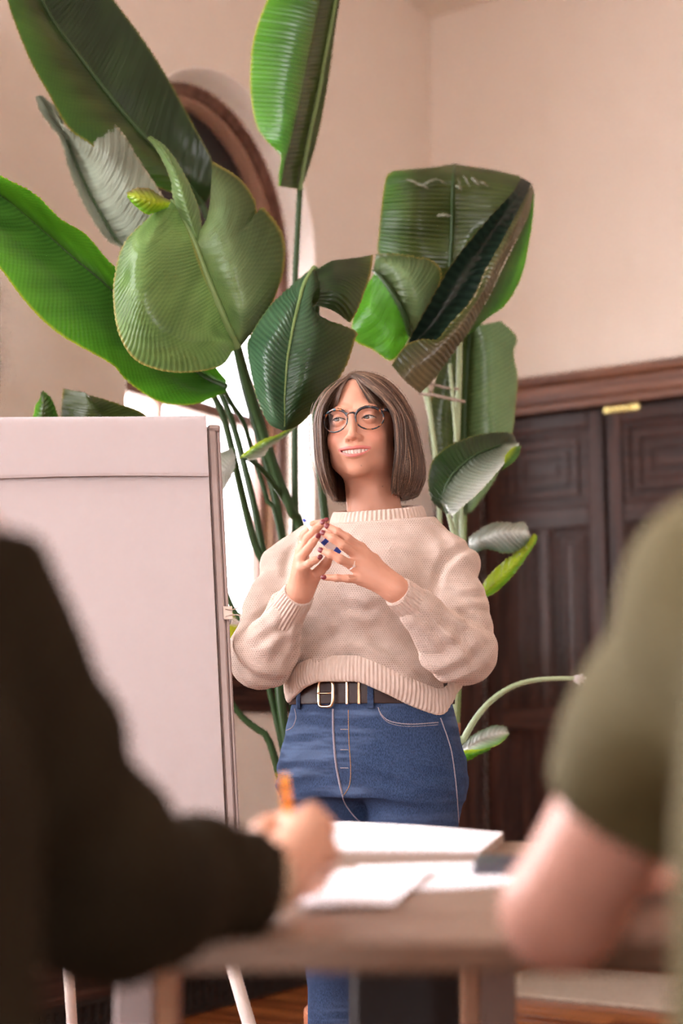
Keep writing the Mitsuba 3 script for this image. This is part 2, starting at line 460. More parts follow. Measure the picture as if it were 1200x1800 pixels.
put('floor', R(bx((-WALL_T, -WALL_T - 0.6, -0.20), (ROOM_A + 0.2, ROOM_B + 0.25, -0.022))), M['under'], kind='structure')
# floorboards, one by one where the photo shows the floor
pw, gap_ = 0.088, 0.0025
plank_src = {}
rb = 0
b_ = 0.0
prng = np.random.default_rng(3)
while b_ < 4.6:
    a_ = -prng.uniform(0.0, 1.2)
    while a_ < 4.6:
        ln = prng.uniform(1.3, 2.4)
        lo_, hi_ = max(a_, 0.0), min(a_ + ln, 4.6)
        if hi_ - lo_ > 0.05:
            put('floor__plank', R(bx((lo_ + 0.001, b_, -0.022), (hi_ - 0.001, b_ + pw - gap_, 0.0), 0.0018)), M[f'plank{prng.integers(3)}'])
        a_ += ln
    b_ += pw
put('floor__boards', R(cat(*[bx((lo_, b0, -0.022), (hi_, b0 + pw - gap_, -0.0002)) for (x0, x1, y0, y1) in ((0, ROOM_A, b_, ROOM_B), (4.6, ROOM_A, 0, b_)) for b0 in np.arange(y0, y1 - pw, pw) for lo_, hi_ in ((x0, x1),)])),
    M['plank0'], kind='stuff')
# dark skirting with an iron heating grille under the arched window
put('baseboard_left', R(cat(bx((0, 0, 0), (0.022, ROOM_B, 0.27)), bx((0, 0, 0.27), (0.034, ROOM_B, 0.30), 0.006), bx((0, 0, 0.135), (0.028, ROOM_B, 0.15), 0.004))), M['apron'], kind='structure')
put('baseboard_back', R(bx((2.75, 0, 0), (ROOM_A, 0.022, 0.15))), M['apron'], kind='structure')
gr = [bx((0.022, 1.05, 0.01), (0.036, 2.7, 0.022)), bx((0.022, 1.05, 0.112), (0.036, 2.7, 0.124))]
for i_ in range(41):
    c_ = 1.05 + i_ * 1.65 / 40
    gr.append(bx((0.022, c_ - 0.005, 0.02), (0.034, c_ + 0.005, 0.115)))
for r_ in range(3):
    for i_ in range(40):
        t_ = trimesh.creation.torus(0.013, 0.0035, 12, 6)
        t_.apply_transform(trimesh.transformations.rotation_matrix(PI / 2, [0, 1, 0]))
        t_.apply_translation((0.028, 1.07 + i_ * 1.65 / 40, 0.036 + r_ * 0.031))
        gr.append(t_)
put('heating_grille', R(cat(*gr)), M['iron'], label='dark cast iron heating grille low on the wall by the floor', cat='grille')

# ---- arched window
def ring(o, i):
    return arch(o, WZ0 + 0.0).difference(arch(i, WZ0 + max(0.0, -i)))
win = 'window_1'
tag(win, kind='structure')
t_ = np.linspace(0, PI, 48)
def arch_line(r):
    return [(WBC + r, WZ0)] + [(WBC + r * math.cos(x), WSPR + r * math.sin(x)) for x in t_] + [(WBC - r, WZ0)]
o_, i_2 = arch_line(WR + 0.004), arch_line(WR - 0.028)
put(win + '__reveal', R(slab(np.array([[(0.001, b, z) for b, z in o_], [(-0.002, b, z) for b, z in arch_line(WR)], [(-0.125, b, z) for b, z in i_2]]), 0.003)), M['reveal'], smooth=35, label='white plastered reveal round the arched window')
put(win + '__frame', R(cat(ext_bz(ring(-0.020, -0.062), -0.205, -0.12), ext_bz(ring(-0.026, -0.042), -0.12, -0.108))), M['winwood'], label='brown arched wooden window frame')
put(win + '__moulding', R(cat(ext_bz(ring(-0.060, -0.078), -0.215, -0.145), ext_bz(ring(-0.076, -0.084), -0.215, -0.165))), M['winwood_light'])
inner = arch(-0.082, WZ0 + 0.082)
lun = inner.intersection(sbox(0, WSPR, 9, 9))
put(win + '__transom_panel', R(ext_bz(lun, -0.225, -0.20)), M['black'], label='dark panel filling the round head of the window')
put(win + '__transom_bar', R(bx((-0.22, WB0 + 0.07, WSPR - 0.05), (-0.14, WB1 - 0.07, WSPR + 0.01), 0.006)), M['winwood'])
MEET = 2.10
put(win + '__meeting_rail', R(bx((-0.215, WB0 + 0.08, MEET - 0.022), (-0.16, WB1 - 0.08, MEET + 0.022), 0.005)), M['winwood'])
for bm in (1.70,):
    put(win + '__glazing_bar', R(bx((-0.21, bm - 0.011, WZ0 + 0.08), (-0.175, bm + 0.011, WSPR - 0.05), 0.004)), M['winwood_light'])
put(win + '__stile', R(bx((-0.21, WB0 + 0.08, WZ0 + 0.08), (-0.165, WB0 + 0.125, WSPR - 0.05), 0.005)), M['winwood'])
put(win + '__stile', R(bx((-0.21, WB1 - 0.125, WZ0 + 0.08), (-0.165, WB1 - 0.08, WSPR - 0.05), 0.005)), M['winwood'])
for z0, z1 in ((WZ0 + 0.082, MEET), (MEET, WSPR - 0.03)):
    put(win + '__pane', R(strip([[(-0.192, WB0 + 0.09, z0), (-0.192, WB1 - 0.09, z0)], [(-0.192, WB0 + 0.09, z1), (-0.192, WB1 - 0.09, z1)]])), M['glass'])
put(win + '__sill', R(bx((-0.12, WB0 - 0.06, WZ0 - 0.028), (0.055, WB1 + 0.06, WZ0), 0.006)), M['winwood_light'])
put(win + '__apron', R(cat(bx((0.0, WB0 - 0.02, WZ0 - 0.15), (0.026, WB1 + 0.02, WZ0 - 0.028), 0.004), bx((0.026, WB0 - 0.02, WZ0 - 0.062), (0.04, WB1 + 0.02, WZ0 - 0.03), 0.005))), M['apron'], label='dark brown wooden board under the window sill')
# outside: a pale facade across the street with windows, far enough to be washed out
# ---- lime box on the sill
cb = to_room(P(415, 1110, 5.42))
bb0, bb1 = 1.22, 1.60
lb = [bx((-0.105, bb0, WZ0), (0.03, bb1, WZ0 + 0.012), 0.004)]
hb = 0.20
for (a0, a1, b0, b1) in ((-0.105, -0.099, bb0, bb1), (0.024, 0.03, bb0, bb1), (-0.105, 0.03, bb0, bb0 + 0.006), (-0.105, 0.03, bb1 - 0.006, bb1)):
    lb.append(bx((a0, b0, WZ0), (a1, b1, WZ0 + hb - 0.05)))
lb.append(bx((-0.112, bb0 - 0.008, WZ0 + hb - 0.018), (0.038, bb0 + 0.004, WZ0 + hb), 0.003))
lb.append(bx((-0.112, bb1 - 0.004, WZ0 + hb - 0.018), (0.038, bb1 + 0.008, WZ0 + hb), 0.003))
lb.append(bx((-0.112, bb0 - 0.008, WZ0 + hb - 0.018), (-0.100, bb1 + 0.008, WZ0 + hb), 0.003))
lb.append(bx((0.026, bb0 - 0.008, WZ0 + hb - 0.018), (0.038, bb1 + 0.008, WZ0 + hb), 0.003))
for (a_, b_2) in ((-0.105, bb0), (0.022, bb0), (-0.105, bb1 - 0.008), (0.022, bb1 - 0.008)):
    lb.append(bx((a_, b_2, WZ0 + hb - 0.06), (a_ + 0.008, b_2 + 0.008, WZ0 + hb)))
put('storage_box__body', R(cat(*lb)), M['lime'])
put('storage_box__window', R(bx((0.020, bb0 + 0.006, WZ0 + hb - 0.055), (0.024, bb1 - 0.006, WZ0 + hb - 0.015))), M['pen_white'], label='whitish translucent band under the rim')
tag('storage_box', 'lime yellow plastic storage box on the window sill beside the flip chart', 'box')

# other windows (out of view, they light the room; the right one is added for fill): wooden frames round the openings
for i_, (b0, b1) in enumerate(side_windows):
    f = sbox(b0, 0.75, b1, 3.75).difference(unary_union([sbox(b0 + 0.06, 0.81, b1 - 0.06, 2.1), sbox(b0 + 0.06, 2.15, b1 - 0.06, 3.69)]))
    put(f'window_{i_ + 2}', R(ext_bz(f, -0.2, -0.13)), M['winwood'], kind='structure')
for i_, (b0, b1) in enumerate(added_right_windows):
    f = sbox(b0, 0.9, b1, 3.6).difference(unary_union([sbox(b0 + 0.06, 0.96, b1 - 0.06, 2.2), sbox(b0 + 0.06, 2.25, b1 - 0.06, 3.54)]))
    put(f'window_{i_ + 5}', R(ext_bz(f, ROOM_A + 0.08, ROOM_A + 0.14)), M['winwood'], kind='structure')
for i_, (a0, a1) in enumerate(front_windows):
    f = sbox(a0, 0.9, a1, 3.6).difference(unary_union([sbox(a0 + 0.06, 0.96, a1 - 0.06, 2.2), sbox(a0 + 0.06, 2.25, a1 - 0.06, 3.54)]))
    put(f'window_{i_ + 8}', R(ext_az(f, ROOM_B + 0.05, ROOM_B + 0.12)), M['winwood'], kind='structure')

# ---- double doors with nested mouldings
def panel(a0, a1, z0, z1, y0=-0.052):
    out = [bx((a0, y0 - 0.012, z0), (a1, y0, z1))]
    w = min(a1 - a0, z1 - z0)
    n = 3
    st = w / (2 * n + 1.2)
    for k in range(n):
        i = k * st
        t, h = st * 0.62, 0.014 - 0.002 * k
        for (p0, p1, q0, q1) in ((a0 + i, a0 + i + t, z0 + i, z1 - i), (a1 - i - t, a1 - i, z0 + i, z1 - i), (a0 + i, a1 - i, z0 + i, z0 + i + t), (a0 + i, a1 - i, z1 - i - t, z1 - i)):
            if p1 > p0 and q1 > q0:
                out.append(bx((p0, y0, q0), (p1, y0 + h, q1), min(t, h) * 0.4))
    i = n * st
    out.append(bx((a0 + i, y0, z0 + i), (a1 - i, y0 + 0.008, z1 - i), 0.003))
    return cat(*out)

def door(name, a0, a1, handle_side):
    s, y0, y1 = 0.070, -0.075, -0.030
    tag(name, kind='structure')
    z_top, z_bot = DOOR_TOP - 0.01, 0.001
    for (p0, p1) in ((a0, a0 + s), (a1 - s, a1)):
        put(name + '__stile', R(bx((p0, y0, z_bot), (p1, y1, z_top), 0.003)), M['door_v'])
    rails = [(z_top - 0.065, z_top), (1.775, 1.86), (0.925, 1.02), (z_bot, 0.20)]
    for (q0, q1) in rails:
        put(name + '__rail', R(bx((a0 + s, y0, q0), (a1 - s, y1, q1), 0.003)), M['door_h'])
    am = (a0 + a1) / 2
    for (q0, q1) in ((1.02, 1.775), (0.20, 0.925)):
        put(name + '__mullion', R(bx((am - 0.022, y0, q0), (am + 0.022, y1, q1), 0.003)), M['door_v'])
    put(name + '__panel', R(panel(a0 + s, a1 - s, 1.86, z_top - 0.065)), M['door_h'])
    for (p0, p1) in ((a0 + s, am - 0.022), (am + 0.022, a1 - s)):
        put(name + '__panel', R(panel(p0, p1, 1.02, 1.775)), M['door_v'])
        put(name + '__panel', R(panel(p0, p1, 0.20, 0.925)), M['door_v'])
AG = to_room(P(1057, 800, 6.08))[0]
DW = 0.56
edges = [AG - 0.004 - DW, AG - 0.004, AG + 0.010, AG + 0.010 + DW, AG + 0.02 + DW, AG + 0.02 + 2 * DW, ]
door('door_1', edges[0], edges[1], 1)
door('door_2', edges[2], edges[3], 0)
door('door_3', edges[4], edges[5], 0)
# added black backing that stops light round the leaves; casing and head
put('added_backing_1', R(bx((DOOR_A0 - 0.02, -0.14, -0.022), (DOOR_A1 + 0.02, -0.10, DOOR_TOP + 0.02))), M['black'], kind='structure')
put('trim_2', R(cat(bx((0.02, 0.0, 0.0), (DOOR_A0 + 0.005, 0.028, DOOR_TOP + 0.02), 0.004), bx((0.05, 0.028, 0.0), (0.10, 0.04, DOOR_TOP + 0.02), 0.005), bx((DOOR_A0 - 0.05, 0.028, 0.0), (DOOR_A0 - 0.015, 0.042, DOOR_TOP + 0.02), 0.005))), M['door_v'], kind='structure')
put('trim_3', R(cat(bx((0.0, 0.0, DOOR_TOP + 0.03), (3.1, 0.034, DOOR_TOP + 0.105), 0.006), bx((0.0, 0.0, DOOR_TOP + 0.105), (3.1, 0.055, DOOR_TOP + 0.150), 0.012), bx((0.0, 0.0, DOOR_TOP - 0.005), (3.1, 0.022, DOOR_TOP + 0.03), 0.004))), M['header'], kind='structure')
put('trim_4', R(bx((edges[5] + 0.01, 0.0, 0.0), (edges[5] + 0.2, 0.03, DOOR_TOP + 0.02), 0.004)), M['door_v'], kind='structure')
put('door_2__top_bolt', R(cat(bx((edges[2] - 0.004, -0.03, DOOR_TOP - 0.034), (edges[2] + 0.155, -0.018, DOOR_TOP - 0.006), 0.004), bx((edges[2] + 0.02, -0.018, DOOR_TOP - 0.028), (edges[2] + 0.12, -0.006, DOOR_TOP - 0.012), 0.004))), M['brass'], label='bright brass bolt plate at the top of the door')

# ---- rug in front of the doors
rr = rng.uniform(-0.003, 0.003, 400)
put('rug__pile', R(bx((0.55, 0.14, 0.0), (3.4, 0.845, 0.012), 0.005)), M['rug'])
put('rug__border', R(cat(bx((0.55, 0.835, 0.0), (3.4, 0.862, 0.0135), 0.005))), M['rug'])
tag('rug', 'beige woven rug on the wooden floor in front of the doors', 'rug')
# ------------------------------------------------------------------ flip chart: board on an easel, leaning back and turned a little to the right
FC = 'flip_chart'
tr, br_ = P(362, 738, 3.00), P(398, 1500, 2.82)          # right edge of the paper, top and foot
up_ = tr - br_
up_ /= np.linalg.norm(up_)
yaw_ = math.radians(8.5)
rt_ = np.array([math.cos(yaw_), math.sin(yaw_), 0.0])
rt_ -= up_ * (rt_ @ up_)
rt_ /= np.linalg.norm(rt_)
nf_ = np.cross(rt_, up_)                                   # out of the sheet, towards the table
def FCp(x, y, z):
    """x along the sheet from its right edge, y up from its top edge, z out of it."""
    return tr + rt_ * x + up_ * y + nf_ * z
def fbox(x0, x1, y0, y1, z0, z1, bev=0.0):
    m = bx((x0, y0, z0), (x1, y1, z1), bev)
    v = tr + np.asarray(m.vertices) @ np.stack([rt_, up_, nf_])
    return trimesh.Trimesh(v, m.faces, process=False)
PWD, PHT = 0.69, 0.98
put(FC + '__board', fbox(-PWD - 0.012, 0.006, -PHT - 0.03, -0.004, -0.034, -0.022, 0.003), M['white_paint'])
put(FC + '__frame', cat(fbox(0.004, 0.020, -PHT - 0.05, -0.018, -0.036, -0.010, 0.003), fbox(0.0205, 0.029, -PHT - 0.05, -0.018, -0.038, -0.018, 0.003), fbox(-PWD - 0.032, -PWD - 0.012, -PHT - 0.05, -0.018, -0.036, -0.010, 0.003),
    fbox(-PWD - 0.03, 0.028, -PHT - 0.055, -PHT - 0.03, -0.036, -0.006, 0.003), fbox(0.003, 0.030, -0.019, -0.006, -0.039, -0.008, 0.004)), M['alu'], label='scuffed grey aluminium frame')
put(FC + '__paper_pad', fbox(-PWD, 0.0, -PHT, -0.004, -0.020, -0.003, 0.001), M['paper'])
sr = []
for y in np.linspace(-PHT, -0.01, 40):
    sr.append([FCp(x, y, -0.0015 + 0.0022 * math.sin(5 * x + 3.2 * y) * math.sin(9 * y + 2) + (0.004 if 0 else 0)) for x in np.linspace(-PWD, 0.0, 24)])
put(FC + '__sheet', slab(np.array(sr), 0.0006), M['paper'], smooth=True)
# the first sheets, folded down over the top as a roll
fl = []
prof = [(-0.128, 0.006), (-0.124, 0.0085), (-0.10, 0.010), (-0.06, 0.0115), (-0.02, 0.0125), (-0.003, 0.0115), (0.006, 0.006), (0.008, -0.002), (0.004, -0.012), (-0.008, -0.020), (-0.03, -0.0225)]
prof = spline(np.array(prof), 44)
for (y, z) in prof:
    fl.append([FCp(x, y - 0.004 * max(0, -(y + 0.10)) / 0.03 * math.sin(6 * x), z + 0.0012 * math.sin(11 * x + 20 * y)) for x in np.linspace(-PWD - 0.002, -0.0005, 24)])
put(FC + '__folded_sheet', slab(np.array(fl), 0.0012), M['paper'], smooth=40, label='first paper sheet folded over the top edge')
def leg(p0, p1, r=0.0125):
    return tube([p0, p1], r, 16)
foot_r, foot_l, foot_b = P(552, 2190, 2.79) * [1, 1, 0], P(-330, 2100, 2.75) * [1, 1, 0], FCp(-PWD / 2 + 0.1, -0.2, -0.7) * [1, 1, 0]
for a, b in ((FCp(-0.13, -0.55, -0.046), foot_r), (FCp(-PWD + 0.13, -0.55, -0.046), foot_l), (FCp(-PWD / 2, -0.12, -0.05), foot_b)):
    k = put(FC + '__leg', leg(a, b + [0, 0, 0.012]), M['white_paint'], smooth=40)
    put(k + '__foot', lathe([[0, 0], [0.018, 0], [0.018, 0.02], [0.013, 0.03], [0, 0.03]], 20, b), M['black'], smooth=40)
put(FC + '__crossbar', fbox(-PWD + 0.05, -0.05, -0.60, -0.57, -0.05, -0.034, 0.003), M['alu'])
put(FC + '__hinge', fbox(-PWD / 2 - 0.05, -PWD / 2 + 0.05, -0.2, -0.1, -0.05, -0.034, 0.003), M['alu'])
tag(FC, 'white paper flip chart on an easel left of the standing woman', 'flip chart')
# binder clip on the right edge of the frame
bc = -0.415
put('binder_clip__body', cat(fbox(0.016, 0.034, bc - 0.014, bc + 0.014, -0.0095, -0.0075, 0.0008), fbox(0.0325, 0.035, bc - 0.014, bc + 0.014, -0.042, -0.0075, 0.0008), fbox(0.016, 0.034, bc - 0.014, bc + 0.014, -0.042, -0.040, 0.0008),
    fbox(0.0155, 0.0185, bc - 0.014, bc + 0.014, -0.0085, -0.0055, 0.001)), M['silver'])
for z_ in (-0.007, -0.043):
    s_ = 1 if z_ > -0.02 else -1
    put('binder_clip__handle', tube(spline(np.array([FCp(0.020, bc - 0.008, z_), FCp(0.034, bc - 0.005, z_ + 0.003 * s_), FCp(0.049, bc - 0.008, z_ + 0.007 * s_), FCp(0.054, bc, z_ + 0.008 * s_), FCp(0.049, bc + 0.008, z_ + 0.007 * s_), FCp(0.034, bc + 0.005, z_ + 0.003 * s_), FCp(0.020, bc + 0.008, z_)]), 40), 0.0011, 6), M['silver'], smooth=True)
tag('binder_clip', 'silver binder clip on the right frame edge of the flip chart', 'clip')

# ------------------------------------------------------------------ table and what lies on it
TZ, TN, TF = 0.75, 1.19, 2.27
TX0, TX1 = -0.50, 0.62
nb_ = 6
for i_ in range(nb_):
    y0, y1 = TN + (TF - TN) * i_ / nb_, TN + (TF - TN) * (i_ + 1) / nb_
    put('table__board', bx((TX0, y0 + 0.0008, TZ - 0.024), (TX1, y1 - 0.0008, TZ), 0.003), M['table'])
put('table__apron', bx((-0.40, TF - 0.16, TZ - 0.085), (0.52, TF - 0.135, TZ - 0.024), 0.002), M['table_leg'])
for x in (-0.42, 0.50):
    put('table__apron', bx((x, 1.70, TZ - 0.085), (x + 0.022, TF - 0.16, TZ - 0.024), 0.002), M['table_leg'])
lgx = [(P(200, 1750, 1.72)[0], 1.72, 0.046), (P(843, 1750, 2.02)[0], 2.02, 0.048)]
for x, y, w in lgx:
    put('table__leg', bx((x, y, 0.0), (x + w, y + 0.055, TZ - 0.024), 0.004), M['alu'] if x < 0 else M['table_leg'])
put('table__leg__lit_side_strip', bx((lgx[0][0] + 0.0462, 1.722, 0.0), (lgx[0][0] + 0.072, 1.772, TZ - 0.024), 0.003), M['lit_strip_wood'], label='orange brown wooden side of the leg with its light painted in')  # strip beside the leg, coloured like its lit side face
put('table__leg_001__lit_side_strip', bx((lgx[1][0] - 0.022, 2.022, 0.0), (lgx[1][0] - 0.0002, 2.072, TZ - 0.024), 0.003), M['lit_strip_wood'], label='tan wooden side of the leg with its light painted in')
for x, y in ((-0.42, TN + 0.11), (0.50, TN + 0.11), (0.52, TF - 0.19)):
    put('table__leg', bx((x, y, 0.0), (x + 0.048, y + 0.05, TZ - 0.024), 0.004), M['table_leg'])
tag('table', 'brown wooden table with papers on it in the foreground', 'table')

def sheet(key, corners, z, lab, group=None, curl=0.004, mat_='paper_white', seed=0):
    """A sheet of paper on the table from four corner pixels (near left, near right, far right, far left)."""
    c = []
    for (u, v) in corners:
        dz = (v - HORIZON) / 1.0
        lo_d, hi_d = 0.8, 3.2
        for _ in range(40):
            m_ = (lo_d + hi_d) / 2
            if P(u, v, m_)[2] > z:
                lo_d = m_
            else:
                hi_d = m_
        c.append(P(u, v, lo_d)[:2])
    c = np.array(c)
    rows = []
    for t in np.linspace(0, 1, 24):
        r = []
        for s in np.linspace(0, 1, 24):
            q = (c[0] * (1 - s) + c[1] * s) * (1 - t) + (c[3] * (1 - s) + c[2] * s) * t
            w = curl * (0.5 + 0.5 * math.sin(4.2 * s + 3.1 * t + seed)) * (4 * (t - 0.5) ** 2 * 0.6 + 4 * (s - 0.5) ** 2 * 0.4)
            r.append([q[0], q[1], z + w])
        rows.append(r)
    put(key, slab(np.array(rows), 0.0005), M[mat_], smooth=40, label=lab, cat='paper', group=group)
    return c
sheet('paper_sheet', [(505, 1597), (690, 1590), (760, 1530), (600, 1527)], TZ + 0.0040, 'white sheet of paper under the hand that writes with the orange pencil', seed=0.5)
sheet('paper_sheet', [(690, 1570), (915, 1553), (905, 1517), (625, 1521)], TZ + 0.0008, 'white sheet of paper on the table beside the bare elbow', seed=2.0, curl=0.0025)
# thick pad with a white top page
pz = 0.014
pc = []
for (u, v) in ((455, 1497), (842, 1497), (884, 1464), (560, 1452)):
    lo_d, hi_d = 0.8, 3.2
    for _ in range(40):
        m_ = (lo_d + hi_d) / 2
        if P(u, v, m_)[2] > TZ + pz:
            lo_d = m_
        else:
            hi_d = m_
    pc.append(P(u, v, lo_d)[:2])
pc = np.array(pc)
blk = trimesh.creation.extrude_polygon(Polygon(pc), pz - 0.0012, engine='earcut')
blk.apply_translation((0, 0, TZ + 0.0002))
put('notepad__block', blk, M['paper_edge'], label='grey brown edges of the stacked pages')
pg = []
for t in np.linspace(0, 1, 20):
    pg.append([np.r_[(pc[0] * (1 - s) + pc[1] * s) * (1 - t) + (pc[3] * (1 - s) + pc[2] * s) * t, TZ + pz + 0.0002 + 0.008 * t * t * (1 - s) + 0.003 * math.sin(3 * s)] for s in np.linspace(0, 1, 20)])
pg = np.array(pg)
pgs = strip(pg)
lo_pg = pg.copy(); lo_pg[..., 2] = TZ + pz - 0.0012
N_ = pg.shape[0] * pg.shape[1]
idx_ = np.arange(N_).reshape(20, 20)
ring_ = np.concatenate([idx_[0, :-1], idx_[:-1, -1], idx_[-1, :0:-1], idx_[:0:-1, 0]])
nx_ = np.roll(ring_, -1)
put('notepad__top_page', trimesh.Trimesh(np.vstack([pg.reshape(-1, 3), lo_pg.reshape(-1, 3)]), np.vstack([pgs.faces, pgs.faces[:, ::-1] + N_, np.stack([ring_, ring_ + N_, nx_], 1), np.stack([nx_, ring_ + N_, nx_ + N_], 1)]), process=False), M['paper_white'], smooth=40, label='white top page')
tag('notepad', 'thick stack of white paper on the table in front of the blue jeans', 'notepad')
q0 = P(868, 1508, 1.74)
ph = bx((-0.018, -0.075, 0), (0.056, 0.075, 0.011), 0.003)
ph.apply_transform(trimesh.transformations.rotation_matrix(-0.12, [0, 0, 1]))
ph.apply_translation((q0[0], 1.80, TZ + 0.0006))
put('phone__body', ph, M['screen'])
ph2 = bx((-0.015, -0.07, 0.0112), (0.053, 0.07, 0.0118), 0.0002)
ph2.apply_transform(trimesh.transformations.rotation_matrix(-0.12, [0, 0, 1]))
ph2.apply_translation((q0[0], 1.80, TZ + 0.0006))
put('phone__glass', ph2, M['screen'])
tag('phone', 'dark flat phone lying at the right end of the paper stack', 'phone')
# black case on the floor under the table
cx0, cx1, cy = P(615, 1750, 2.12)[0], P(818, 1750, 2.12)[0], 2.12
put('case__body', bx((cx0, cy, 0.012), (cx1, cy + 0.24, 0.60), 0.012), M['black'])
put('case__lid_seam', bx((cx0 - 0.0015, cy - 0.0015, 0.40), (cx1 + 0.0015, cy + 0.2415, 0.406), 0.001), M['trouser'])
for x in (cx0 + 0.02, cx1 - 0.02):
    for y in (cy + 0.03, cy + 0.21):
        put('case__foot', lathe([[0, 0], [0.011, 0], [0.011, 0.014], [0, 0.014]], 14, (x, y, 0)), M['black'])
tag('case', 'black box-shaped case under the table in front of the woman\'s leg', 'case')
# ------------------------------------------------------------------ the big potted plant with paddle leaves
PL = 'potted_plant'
POT = np.array([P(690, 1757, 3.62)[0], 3.66, 0.0])
RIM_Z = P(536, 1772, 3.66)[2]
RAD = POT[0] - P(534, 1772, 3.66)[0]
put(PL + '__pot', lathe([[0, 0.0], [RAD * 0.70, 0.0], [RAD * 0.74, 0.01], [RAD * 0.93, RIM_Z - 0.045], [RAD * 0.93, RIM_Z - 0.042], [RAD, RIM_Z - 0.042], [RAD, RIM_Z - 0.004], [RAD - 0.004, RIM_Z], [RAD - 0.018, RIM_Z], [RAD - 0.020, RIM_Z - 0.03], [RAD * 0.86, RIM_Z - 0.05]], 56, POT), M['terracotta'], smooth=35, label='terracotta pot with a dark inside')
put(PL + '__soil', lathe([[0, RIM_Z - 0.075], [RAD * 0.90, RIM_Z - 0.075], [RAD * 0.90, RIM_Z - 0.04], [RAD * 0.55, RIM_Z - 0.032], [0, RIM_Z - 0.03]], 40, POT), M['soil'], smooth=30)
tag(PL, 'tall potted plant with big paddle-shaped green leaves behind the woman', 'plant')
leaf_no = 0

GREENS = {  # (dark, light, edge) in linear colour
    'dark': ((0.006, 0.018, 0.006), (0.018, 0.044, 0.012), (0.12, 0.13, 0.02)),
    'under': ((0.075, 0.155, 0.040), (0.16, 0.28, 0.085), (0.34, 0.30, 0.08)),
    'grey': ((0.17, 0.21, 0.16), (0.30, 0.35, 0.28), (0.40, 0.36, 0.26)),
    'mid': ((0.022, 0.085, 0.012), (0.055, 0.17, 0.022), (0.20, 0.20, 0.02)),
    'bright': ((0.045, 0.20, 0.010), (0.09, 0.33, 0.02), (0.35, 0.42, 0.03)),
    'lime': ((0.22, 0.34, 0.010), (0.38, 0.48, 0.03), (0.55, 0.58, 0.05)),
    'olive': ((0.022, 0.036, 0.008), (0.050, 0.074, 0.018), (0.20, 0.16, 0.03)),
    'glossy': ((0.004, 0.010, 0.007), (0.012, 0.026, 0.016), (0.10, 0.085, 0.02)),
    'brown': ((0.060, 0.050, 0.025), (0.13, 0.105, 0.055), (0.24, 0.17, 0.04)),
    'pale': ((0.085, 0.15, 0.062), (0.15, 0.23, 0.10), (0.20, 0.24, 0.08)),
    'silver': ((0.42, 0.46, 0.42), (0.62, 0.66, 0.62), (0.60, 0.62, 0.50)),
    'teal': ((0.020, 0.060, 0.028), (0.055, 0.125, 0.062), (0.10, 0.15, 0.04)),
}

